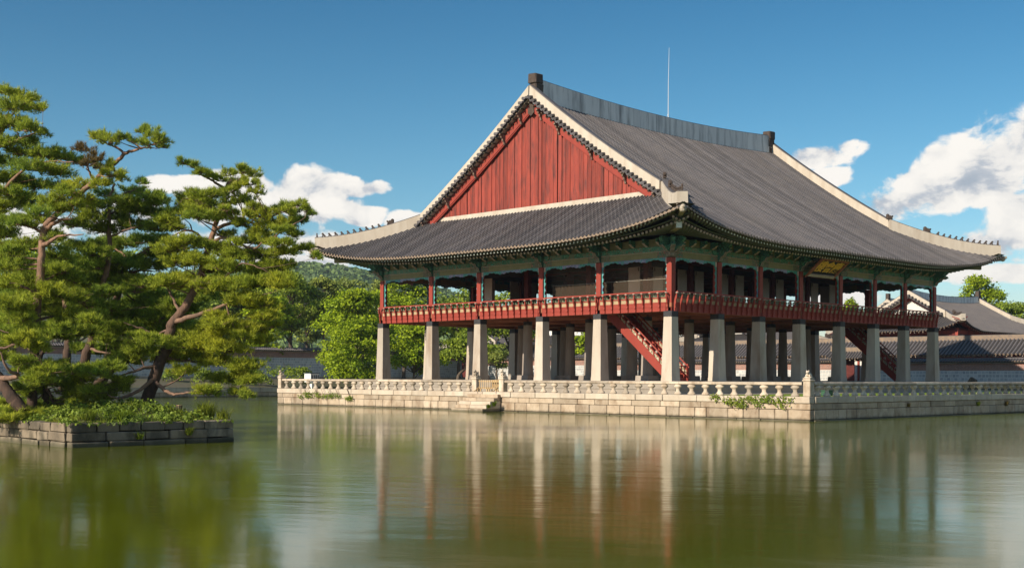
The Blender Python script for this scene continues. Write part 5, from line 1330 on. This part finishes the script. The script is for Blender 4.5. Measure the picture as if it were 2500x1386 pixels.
pine('pine_tree', 'dense pine rooted at the island edge whose layered boughs fill the upper left corner', 46,
     [(-122, 1010, 0), (-128, 850, 0), (-135, 700, 0), (-125, 600, 0), (-105, 500, 0), (-60, 430, 0), (-30, 380, 0), (0, 330, 0), (20, 280, 0)],
     [[.09, (-40, 395, 0), (0, 356, -.2), (35, 345, -.4), (70, 330, -.6), (105, 318, -.8)], [.09, (-90, 475, 0), (-40, 490, -.3), (0, 470, -.5), (40, 430, -.7), (75, 405, -.8), (120, 394, -1), (180, 396, -1.2)], [.06, (-120, 590, 0), (-60, 600, -.4), (0, 605, -.8), (50, 615, -1)], [.05, (0, 330, 0), (40, 270, .3), (90, 265, .5)], [.05, (-30, 480, 0), (30, 480, .4), (95, 462, .8)]],
     [(20, 226, 38, 13), (58, 240, 38, 16), (30, 260, 48, 16), (86, 264, 28, 12), (105, 268, 16, 10), (20, 300, 48, 17), (70, 312, 38, 16), (110, 325, 18, 11), (60, 345, 38, 11), (10, 350, 38, 14), (-40, 300, 50, 18), (60, 372, 48, 13), (110, 376, 46, 13), (20, 396, 38, 15), (150, 382, 38, 13), (184, 394, 28, 14), (80, 410, 58, 15), (140, 420, 44, 14), (30, 440, 48, 15), (90, 450, 48, 15), (20, 470, 48, 15), (150, 454, 28, 11), (60, 482, 38, 11), (10, 502, 38, 11), (-50, 420, 60, 20), (-50, 520, 60, 20), (10, 570, 50, 16), (20, 610, 46, 16)],
     .26, .08, M_needle, M_bark, M_bark, GP)
pine('pine_tree', 'straight reddish pine in the middle of the island with a forked sky high top', 48.5,
     [(180, 962, 0), (199, 912, 0), (213, 859, 0), (229, 819, 0), (230, 773, 0), (240, 736, 0), (252, 690, 0), (266, 633, 0), (268, 570, 0), (265, 515, 0), (270, 478, 0), (280, 448, 0)],
     [[.05, (266, 522, 0), (290, 512, .4), (315, 505, .7), (345, 492, 1)], [.05, (267, 545, 0), (242, 520, -.4), (220, 505, -.6), (195, 500, -.8)], [.04, (270, 500, 0), (300, 475, -.3), (330, 462, -.5), (348, 445, -.6)], [.04, (268, 580, 0), (310, 560, -.5), (370, 545, -.9)], [.07, (216, 850, 0), (245, 858, -.4), (270, 862, -.6)], [.05, (235, 770, 0), (205, 745, -.5), (180, 730, -.9)], [.05, (232, 800, 0), (270, 790, .4), (310, 792, .8)]],
     [(345, 443, 18, 12), (330, 470, 38, 12), (372, 480, 38, 11), (396, 496, 24, 9), (300, 490, 38, 12), (252, 474, 28, 11), (240, 500, 38, 12), (330, 510, 48, 14), (380, 520, 40, 12), (280, 530, 48, 14), (220, 530, 38, 12), (190, 545, 38, 11), (330, 550, 56, 15), (390, 555, 42, 14), (250, 560, 48, 14), (430, 556, 18, 9), (210, 600, 48, 15), (200, 640, 46, 15), (220, 690, 46, 15), (280, 705, 46, 14), (270, 752, 48, 14), (210, 735, 40, 14), (300, 800, 46, 14), (265, 830, 40, 12), (250, 800, 40, 13), (190, 850, 30, 11)],
     .25, .04, M_needle2, M_bark, M_barkred, GP)
pine('pine_tree', 'dark green pine sweeping right behind the middle of the island', 50.5,
     [(245, 955, 0), (262, 880, 0), (278, 780, 0), (290, 705, 0), (301, 665, 0), (325, 633, 0), (355, 614, 0), (382, 590, 0), (411, 568, 0)],
     [[.07, (300, 668, 0), (345, 660, -.5), (385, 662, -.8)], [.06, (320, 640, 0), (290, 612, .5), (260, 600, .8)], [.05, (292, 700, 0), (330, 735, .5), (380, 745, .8)], [.05, (280, 770, 0), (240, 750, -.5), (200, 745, -.8)], [.05, (276, 800, 0), (320, 820, .3), (365, 818, .5)]],
     [(300, 590, 48, 15), (360, 585, 46, 14), (410, 590, 28, 12), (250, 602, 48, 15), (390, 620, 38, 13), (320, 640, 48, 13), (260, 650, 46, 14), (370, 650, 42, 13), (335, 742, 48, 14), (380, 755, 46, 15), (300, 770, 46, 14), (400, 730, 42, 13), (350, 790, 48, 14), (400, 800, 44, 14), (450, 800, 40, 13), (310, 845, 42, 13), (430, 770, 40, 14), (460, 740, 40, 13), (330, 690, 46, 14), (290, 680, 40, 13), (480, 700, 36, 13), (500, 720, 40, 12), (240, 720, 40, 14)],
     .22, .05, M_needle2, M_bark, M_bark, GP)
pine('pine_tree', 'low pine with dark trunk leaning out over the left end of the island', 41.6,
     [(55, 1010, 0), (43, 987, 0), (20, 958, .1), (0, 925, .2), (-25, 890, .3), (-50, 845, .4), (-70, 780, .5)],
     [[.10, (0, 923, .2), (30, 922, -.3), (45, 915, -.5), (24, 905, -.8), (8, 880, -1), (-2, 850, -1.1)], [.05, (-40, 860, .4), (10, 848, .2), (45, 838, 0), (64, 836, -.1), (72, 854, -.2), (94, 872, -.3), (106, 895, -.3), (113, 912, -.4)], [.05, (-65, 800, .5), (-20, 800, .3), (20, 812, .1)]],
     [(35, 835, 40, 12), (70, 900, 40, 11), (55, 882, 38, 11), (20, 815, 44, 14), (80, 840, 34, 12), (-20, 860, 40, 14), (120, 905, 34, 10), (90, 925, 34, 10), (60, 945, 26, 9), (10, 985, 34, 10), (55, 1008, 40, 9), (20, 1020, 36, 8), (110, 1012, 36, 8), (160, 1018, 34, 7), (-15, 1005, 40, 10)],
     .30, .10, M_needle, M_bark, M_barkred, GP)
pine('pine_tree', 'stunted broken pine with bare forked twigs low on the island grass', 43.6,
     [(124, 985, 0), (112, 962, 0), (100, 935, 0), (92, 905, .1), (98, 875, .2), (110, 850, .3)],
     [[.05, (105, 945, 0), (122, 962, -.3), (130, 985, -.4)], [.03, (112, 960, 0), (85, 975, -.4), (68, 992, -.6)], [.03, (100, 930, 0), (60, 955, -.3), (40, 975, -.5)], [.04, (95, 895, .1), (135, 900, -.3), (180, 905, -.6)]],
     [(130, 893, 38, 11), (172, 906, 38, 11), (110, 932, 38, 11), (150, 935, 36, 11), (228, 902, 36, 10), (270, 897, 40, 11), (200, 925, 34, 10), (70, 960, 30, 9), (95, 995, 34, 9), (170, 960, 34, 9), (215, 955, 36, 10), (260, 950, 34, 9), (145, 985, 34, 8), (30, 1000, 34, 9), (300, 930, 34, 10), (190, 985, 30, 8)],
     .24, .05, M_needle2, M_bark, M_barkred, GP)
pine('pine_tree', 'slender pine with slanting trunk crossing behind the middle of the island', 49.5,
     [(215, 955, 0), (235, 937, 0), (262, 915, 0), (287, 893, 0), (318, 877, 0), (350, 850, .2), (372, 815, .4), (380, 770, .6)],
     [[.05, (330, 868, .1), (370, 862, .6), (410, 850, 1)], [.05, (370, 820, .4), (330, 800, .8), (295, 795, 1)]],
     [(390, 770, 42, 14), (350, 760, 42, 13), (420, 745, 40, 13), (410, 825, 42, 13), (330, 812, 38, 12), (290, 800, 34, 12), (450, 860, 36, 12), (320, 880, 36, 11), (385, 860, 38, 12)],
     .19, .05, M_needle2, M_bark, M_barkred, GP)
pine('pine_tree', 'thick dark pine trunk standing behind the others before the far wall', 53.5,
     [(160, 950, 0), (160, 905, 0), (165, 860, 0), (168, 800, 0), (160, 740, 0), (150, 690, 0), (160, 640, 0)],
     [[.06, (166, 820, 0), (200, 842, .2), (240, 850, .3)], [.06, (164, 780, 0), (120, 760, .4), (80, 750, .6)], [.05, (155, 700, 0), (195, 680, -.4), (235, 675, -.6)]],
     [(120, 745, 48, 15), (80, 745, 44, 15), (185, 690, 46, 15), (120, 690, 48, 15), (210, 660, 44, 15), (150, 640, 48, 15), (90, 660, 44, 15), (70, 720, 46, 15), (180, 750, 44, 14), (40, 770, 44, 15), (110, 800, 44, 13), (20, 715, 44, 16)],
     .27, .08, M_needle2, M_bark, M_bark, GP)

def leafy(name, x, y, z, h, rx, label, leafm, group=None, n=5200, leaf=.26, lobes=16, trunk_r=.28, seed=0, crown0=.28, cat='tree', ry=None, flat=1.0, bark=None, rzf=.36, lean=(0, 0)):
    """broadleaf tree: tapered trunk, forking limbs, leaf sized faces on many small sprays"""
    rs = random.Random(seed + int(x*13) + int(y*7)); ry = ry or rx; t = thing(name, (x, y, z), label, cat, group)
    C = []
    for k in range(lobes):
        u = rs.uniform(0, 2*PI); q = rs.uniform(.15, 1)**.6; zz = rs.uniform(0, 1); env = math.sin(PI*min(1, .18 + zz*.80))**.7
        C.append(np.array([x + lean[0]*zz + rx*env*q*.80*math.cos(u), y + lean[1]*zz + ry*env*q*.80*math.sin(u), z + h*(crown0 + (1 - crown0)*(.08 + .84*zz))]))
    tr = MB(); fork = z + h*crown0*.9
    tp = [np.array([x, y, z - .2]), np.array([x + rs.uniform(-.1, .1)*rx, y, z + h*crown0*.5]), np.array([x + lean[0]*.3, y + lean[1]*.3, fork]), np.array([x + lean[0]*.6 + rs.uniform(-.1, .1)*rx, y, z + h*.62]), np.array([x + lean[0], y + lean[1], z + h*.86])]
    T = smooth_path(tp, 4); n_ = len(T); tr.tube(T, [trunk_r*(1.25 if i == 0 else 1)*(1 - .86*i/(n_-1)) for i in range(n_)], 8).build('trunk', bark or M_barkgrey, t, True)
    lm = MB()
    for c in C:
        zs = min(c[2] - .15*h, z + h*.7); zs = max(zs, fork*.6 + z*.4); i = min(range(n_), key=lambda i: abs(T[i][2] - zs)); a = T[i]
        mid = (a + c)/2 + np.array([rs.uniform(-.1, .1)*rx, rs.uniform(-.1, .1)*rx, .04*h]); lm.tube(smooth_path([a, mid, c], 3), [trunk_r*.34]*2 + [trunk_r*.2]*2 + [trunk_r*.10]*2 + [.015], 5)
    lm.build('limbs', bark or M_barkgrey, t, True)
    # sprays
    ns = max(40, n//22); L = RNG.integers(0, lobes, ns); lr = rx*(.46 if lobes < 20 else .38)
    d = RNG.normal(size=(ns, 3)); d /= np.linalg.norm(d, axis=1)[:, None]; d[:, 2] = np.where(d[:, 2] < -.3, -d[:, 2]*.5, d[:, 2])
    rr = lr*RNG.uniform(.35, 1.05, ns)**.7
    S = np.array(C)[L] + d*rr[:, None]*np.array([1, ry/rx, rzf*h/rx/2.0*flat if h > rx*2 else .75])
    k = RNG.integers(0, ns, n); q = S[k] + RNG.normal(size=(n, 3))*np.array([.055*rx + .12, .055*rx + .12, .035*rx + .08])
    nrm = d[k]*.6 + RNG.normal(size=(n, 3))*.55 + np.array([-.15, 0, .5]); nrm /= np.linalg.norm(nrm, axis=1)[:, None]
    a = np.cross(nrm, RNG.normal(size=(n, 3))); a /= np.linalg.norm(a, axis=1)[:, None]; b = np.cross(nrm, a); s = (leaf*RNG.uniform(.6, 1.3, n))[:, None]
    Q = np.stack([q - a*s*.5, q + b*s*.36, q + a*s*.55, q - b*s*.36], 1)
    tag(link('crown', tri_mesh('crown', Q, leafm, 4), t), kind='stuff'); return t
GN = 'trees behind the far walls'
def far_tree(px, ybase, depth, ytop, wpx, label, m, **kw):
    p = at(px, ybase, depth); zt = at(px, ytop, depth)[2]; gz = ground_z(p[0], p[1]); rx = wpx*depth/FPX/2
    return leafy(kw.pop('name', 'broadleaf_tree'), p[0], p[1], gz, zt - gz, rx, label, m, kw.pop('group', GN), seed=int(px), **kw)
# bright maple on the bank before the wall, and its lower neighbours
far_tree(868, 915, 148, 702, 205, 'large bright green maple beside the leftmost stone column', M_leaf, n=15000, leaf=.36, lobes=34, crown0=.10, trunk_r=.3, name='maple_tree', group='maples on the far bank')
far_tree(868, 918, 139, 790, 170, 'low bright maple boughs in front of the shaded wall', M_leaf, n=9000, leaf=.30, lobes=26, crown0=.08, trunk_r=.16, name='maple_tree', group='maples on the far bank')
far_tree(1010, 918, 143, 780, 150, 'green maple filling the gap between the two leftmost columns', M_leaf, n=8000, leaf=.32, lobes=24, crown0=.12, trunk_r=.2, name='maple_tree', group='maples on the far bank')
far_tree(1120, 912, 141, 782, 120, 'leaning maple seen between the second and third stone columns', M_leaf2, n=5200, leaf=.30, lobes=20, crown0=.35, trunk_r=.24, lean=(4, 0), name='maple_tree', group='maples on the far bank')
far_tree(985, 905, 172, 676, 200, 'rounded green tree seen through the two left upper bays', M_leaf, n=9000, leaf=.40, lobes=28, crown0=.25)
far_tree(1120, 905, 176, 680, 210, 'duller green tree seen through the third upper bay', M_leaf2, n=8000, leaf=.40, lobes=26, crown0=.25)
far_tree(1240, 905, 178, 665, 220, 'green tree behind the net in the middle upper bay', M_leaf2, n=6000, leaf=.40, lobes=22, crown0=.25)
far_tree(1212, 890, 168, 838, 80, 'small pine above the sunlit wall between the middle columns', M_leaf3, n=3200, leaf=.30, lobes=14, crown0=.3, trunk_r=.2)
far_tree(1440, 890, 172, 800, 110, 'green tree above the wall seen left of the red stairs', M_leaf, n=5000, leaf=.38, lobes=18, crown0=.2)
far_tree(708, 905, 166, 668, 180, 'spreading tree with dark forked limbs above the shaded wall', M_leaf2, n=11000, leaf=.34, lobes=30, crown0=.42, trunk_r=.42)
far_tree(790, 905, 170, 672, 110, 'slim tall pine with bare leaning trunk right of the forked tree', M_leaf3, n=6500, leaf=.34, lobes=22, crown0=.42, trunk_r=.24, name='slim_pine', bark=M_barkred, flat=.6)
for k, (px, d, yt, w, m, lab) in enumerate(((-60, 158, 560, 230, M_leaf2, 'leafy tree at the far left behind the pines'), (70, 165, 600, 230, M_leaf, 'bright leafy tree behind the tall bare pine'), (190, 162, 640, 200, M_leaf4, 'dark leafy tree low behind the left pines'), (300, 168, 600, 210, M_leaf2, 'leafy tree behind the forked top pine'), (410, 170, 640, 200, M_leaf, 'bright leafy tree behind the gap of the middle pines'), (510, 166, 660, 190, M_leaf4, 'dark leafy tree behind the leaning pine trunk'), (610, 172, 655, 190, M_leaf2, 'leafy tree behind the lower right boughs of the island pine'), (655, 160, 720, 150, M_leaf, 'bright low tree between island pine and forked tree'), (470, 185, 600, 200, M_leaf3, 'tall pale pine crown beyond the wall behind the leaning pine'), (140, 190, 560, 240, M_leaf3, 'tall pale pine crown beyond the wall behind the bare trunk'))):
    far_tree(px, 905, d, yt, w, lab, m, n=6500, leaf=.42, lobes=24, crown0=.25, trunk_r=.35)
for px, d, yt, w, lab in ((750, 205, 690, 120, 'dull pine beyond the wall left of the maple'), (845, 215, 668, 130, 'dull pine beyond the wall behind the maple top'), (925, 210, 678, 120, 'dull pine beyond the wall at the eave corner')):
    far_tree(px, 905, d, yt, w, lab, M_leaf3, n=5200, leaf=.45, lobes=22, crown0=.3, trunk_r=.3, name='slim_pine')
# right hand side
GR = 'trees behind the large hall'
far_tree(2390, 880, 195, 672, 130, 'tall leafy tree rising behind the right end of the large hall roof', M_leaf, n=11000, leaf=.36, lobes=30, crown0=.3, trunk_r=.4, group=GR, name='broadleaf_tree')
far_tree(2470, 880, 190, 735, 150, 'leafy tree at the right picture edge above the white verge', M_leaf2, n=9000, leaf=.40, lobes=26, crown0=.25, group=GR)
far_tree(2560, 880, 190, 740, 160, 'leafy tree beyond the right edge beside the large hall', M_leaf, n=7000, leaf=.40, lobes=22, crown0=.25, group=GR)
far_tree(2325, 880, 230, 716, 90, 'tree top peeping over the large hall ridge', M_leaf, n=4500, leaf=.42, lobes=18, crown0=.3, group=GR)
far_tree(2265, 880, 235, 722, 60, 'small tree top above the left part of the hall ridge', M_leaf, n=3000, leaf=.42, lobes=12, crown0=.3, group=GR)
far_tree(2072, 880, 215, 722, 60, 'tree top framed in the bay right of the name board', M_leaf, n=4200, leaf=.40, lobes=16, crown0=.3, group=GR)
# shrubs on the far bank
for px, d, yt, w, lab in ((690, 138, 868, 110, 'wispy pale shrub before the shaded wall left of the white cabinet'), (635, 139, 905, 60, 'low dark shrub on the far bank beside the island pine'), (735, 141, 893, 50, 'small wispy shrub right behind the white cabinet'), (575, 140, 900, 90, 'dark shrub on the far bank behind the drooping boughs'), (500, 142, 905, 70, 'shrub on the far bank behind the leaning pine trunk'), (420, 140, 908, 70, 'shrub on the far bank seen through the low pine limbs')):
    far_tree(px, 925, d, yt, w, lab, M_leaf2, n=900, leaf=.22, lobes=10, crown0=.1, trunk_r=.05, name='shrub', cat='shrub', group='shrubs on the far bank')

# ------------------------------------------------------------------ ivy and weeds on the terrace wall
def ivy(label, y0, y1, zc, n, zs, seed):
    rs = np.random.default_rng(seed); t = thing('ivy', (TX0 - .06, (y0 + y1)/2, zc), label, 'ivy', 'ivy on the terrace wall')
    m = 26; cy = rs.uniform(y0, y1, m); cz = zc + rs.normal(size=m)*zs + .12*np.sin(cy*2.2); st = MB()
    for a, b in zip(cy, cz): st.tube([(TX0 - .055, a + .3, 1.26), (TX0 - .06, a + .1, (1.26 + b)/2), (TX0 - .05, a, b)], .008, 4)
    st.build('stem', M_barkgrey, t); k = rs.integers(0, m, n)
    p = np.stack([TX0 - .075 - rs.uniform(0, .10, n), cy[k] + rs.normal(size=n)*.22, cz[k] + rs.normal(size=n)*.085], 1); p[:, 2] = np.minimum(p[:, 2], 1.34)
    nr = rs.normal(size=(n, 3))*.5 + np.array([-1, 0, .35]); nr /= np.linalg.norm(nr, axis=1)[:, None]; a = np.cross(nr, rs.normal(size=(n, 3))); a /= np.linalg.norm(a, axis=1)[:, None]; b = np.cross(nr, a); s = rs.uniform(.07, .13, n)[:, None]
    tag(link('leaves', tri_mesh('leaves', np.stack([p - a*s*.5, p + b*s*.45, p + a*s*.55, p - b*s*.45], 1), M_ivy, 4), t), kind='stuff')
ivy('bright ivy hanging over the terrace coping near the sunlit corner', -12.6, -7.6, 1.0, 560, .12, 3)
ivy('ivy trailing under the coping at the far left end of the terrace', 24.5, 31.0, .80, 560, .10, 5)
for x, y, z, n, h, lab in ((TX0 - 1.2, 8.9, .25, 60, .30, 'weed growing at the waterline end of the boat steps'), (TX0 - .7, 8.92, .35, 90, .36, 'leafy weed on the shaded side of the boat steps'), (4.2, TY0 - .06, .62, 30, .30, 'dry weed on the shaded terrace wall nearest the corner'), (13.0, TY0 - .06, .55, 70, .35, 'green weed on the shaded terrace wall'), (17.0, TY0 - .06, .50, 70, .40, 'straw coloured weed on the shaded terrace wall')):
    tuft('wall_weed', x, y, z, n, h, lab, .08, .02, M_ivy if 'straw' not in lab and 'dry' not in lab else M_needledry, None, 1.3)

# ------------------------------------------------------------------ wooded hill
def hill():
    def crest(px): return np.interp(px, [-700, -300, 100, 400, 560, 650, 720, 800, 870, 930, 1000, 1100, 1250, 1400, 1600], [800, 770, 720, 690, 672, 664, 660, 664, 674, 690, 706, 730, 780, 850, 905])
    def hz(px, q):   # q 0 foot .. 1 crest, beyond falls away
        zc = 2.2 + (918 - crest(px))/FPX*1000
        s = np.clip(q, 0, 1); return 1 + (zc - 1)*(s*s*(3 - 2*s)*.75 + .25*s)*np.where(q > 1, 1 - .35*(q - 1), 1)
    us = np.linspace(-700, 1600, 70); qs = np.linspace(0, 1.6, 18); v = []
    for q in qs:
        for u in us:
            dep = 560 + 440*q; p = CAM + (FW + RT*(u - 1250)/FPX)*dep
            v.append((p[0], p[1], float(hz(u, q)) + 2.5*math.sin(u*.02 + q*7)*min(1, q*3)))
    f = [(j*70 + i, j*70 + i + 1, (j+1)*70 + i + 1, (j+1)*70 + i) for j in range(17) for i in range(69)]
    tag(link('hill', mesh_from('hill', v, f, None, M_soil, True)), kind='structure')
    # forest: thousands of individual crowns, each a ball of leaf clumps
    N = 3600; u = RNG.uniform(380, 1420, N); q = RNG.uniform(.25, 1.08, N)
    dep = 560 + 440*q; P = CAM + (FW + RT*((u - 1250)/FPX)[:, None])*dep[:, None]; P[:, 2] = np.array([float(hz(a, b)) for a, b in zip(u, q)])
    R = RNG.uniform(2.6, 5.2, N); k = 46; n = N*k; R_ = np.repeat(R, k); d = RNG.normal(size=(n, 3)); d /= np.linalg.norm(d, axis=1)[:, None]; d[:, 2] = np.abs(d[:, 2])*1.0 - .25
    c = np.repeat(P, k, 0) + d*R_[:, None]*np.array([1, 1, 1.05])*RNG.uniform(.75, 1.05, n)[:, None] + UP*(R_*.55)[:, None]
    nr = d + RNG.normal(size=(n, 3))*.35; nr /= np.linalg.norm(nr, axis=1)[:, None]; a = np.cross(nr, RNG.normal(size=(n, 3))); a /= np.linalg.norm(a, axis=1)[:, None]; b = np.cross(nr, a); s = (R_*.42*RNG.uniform(.7, 1.3, n))[:, None]
    tag(link('hill_forest', tri_mesh('hill_forest', np.stack([c - a*s, c + b*s*.8, c + a*s, c - b*s*.8], 1), M_leafhill, 4)), 'dense wood covering the distant hillside', 'forest', kind='stuff')
    for k_, (px, py, w, lab) in enumerate(((848, 667, 20, 'larger pale rock outcrop near the hill crest'), (880, 672, 12, 'smaller pale rock outcrop on the hill crest'), (718, 655, 10, 'pale rock showing on the left part of the hill crest'))):
        p = at(px, py, 985); o = MB().chbox(-w*.33/2, w*.33/2, -3, 3, -3, 2.2, .8, 0, .7).build('rock_outcrop', M_stone, None, False, tuple(p)); tag(o, lab, 'rock', 'rocks on the hill crest')
hill()

# ------------------------------------------------------------------ summer haze
def haze():
    m = bpy.data.materials.new('haze'); m.use_nodes = True; q = NT(m.node_tree); q.n.clear()
    v = q.node('ShaderNodeVolumePrincipled', inp={'Color': (.80, .88, 1, 1), 'Density': .00014, 'Anisotropy': .3}); o = q.node('ShaderNodeOutputMaterial'); q.l.new(v.outputs[0], o.inputs['Volume'])
    tag(MB().box(-2600, 2600, -2600, 2600, -2.6, 130).build('haze', m), kind='stuff')
haze()
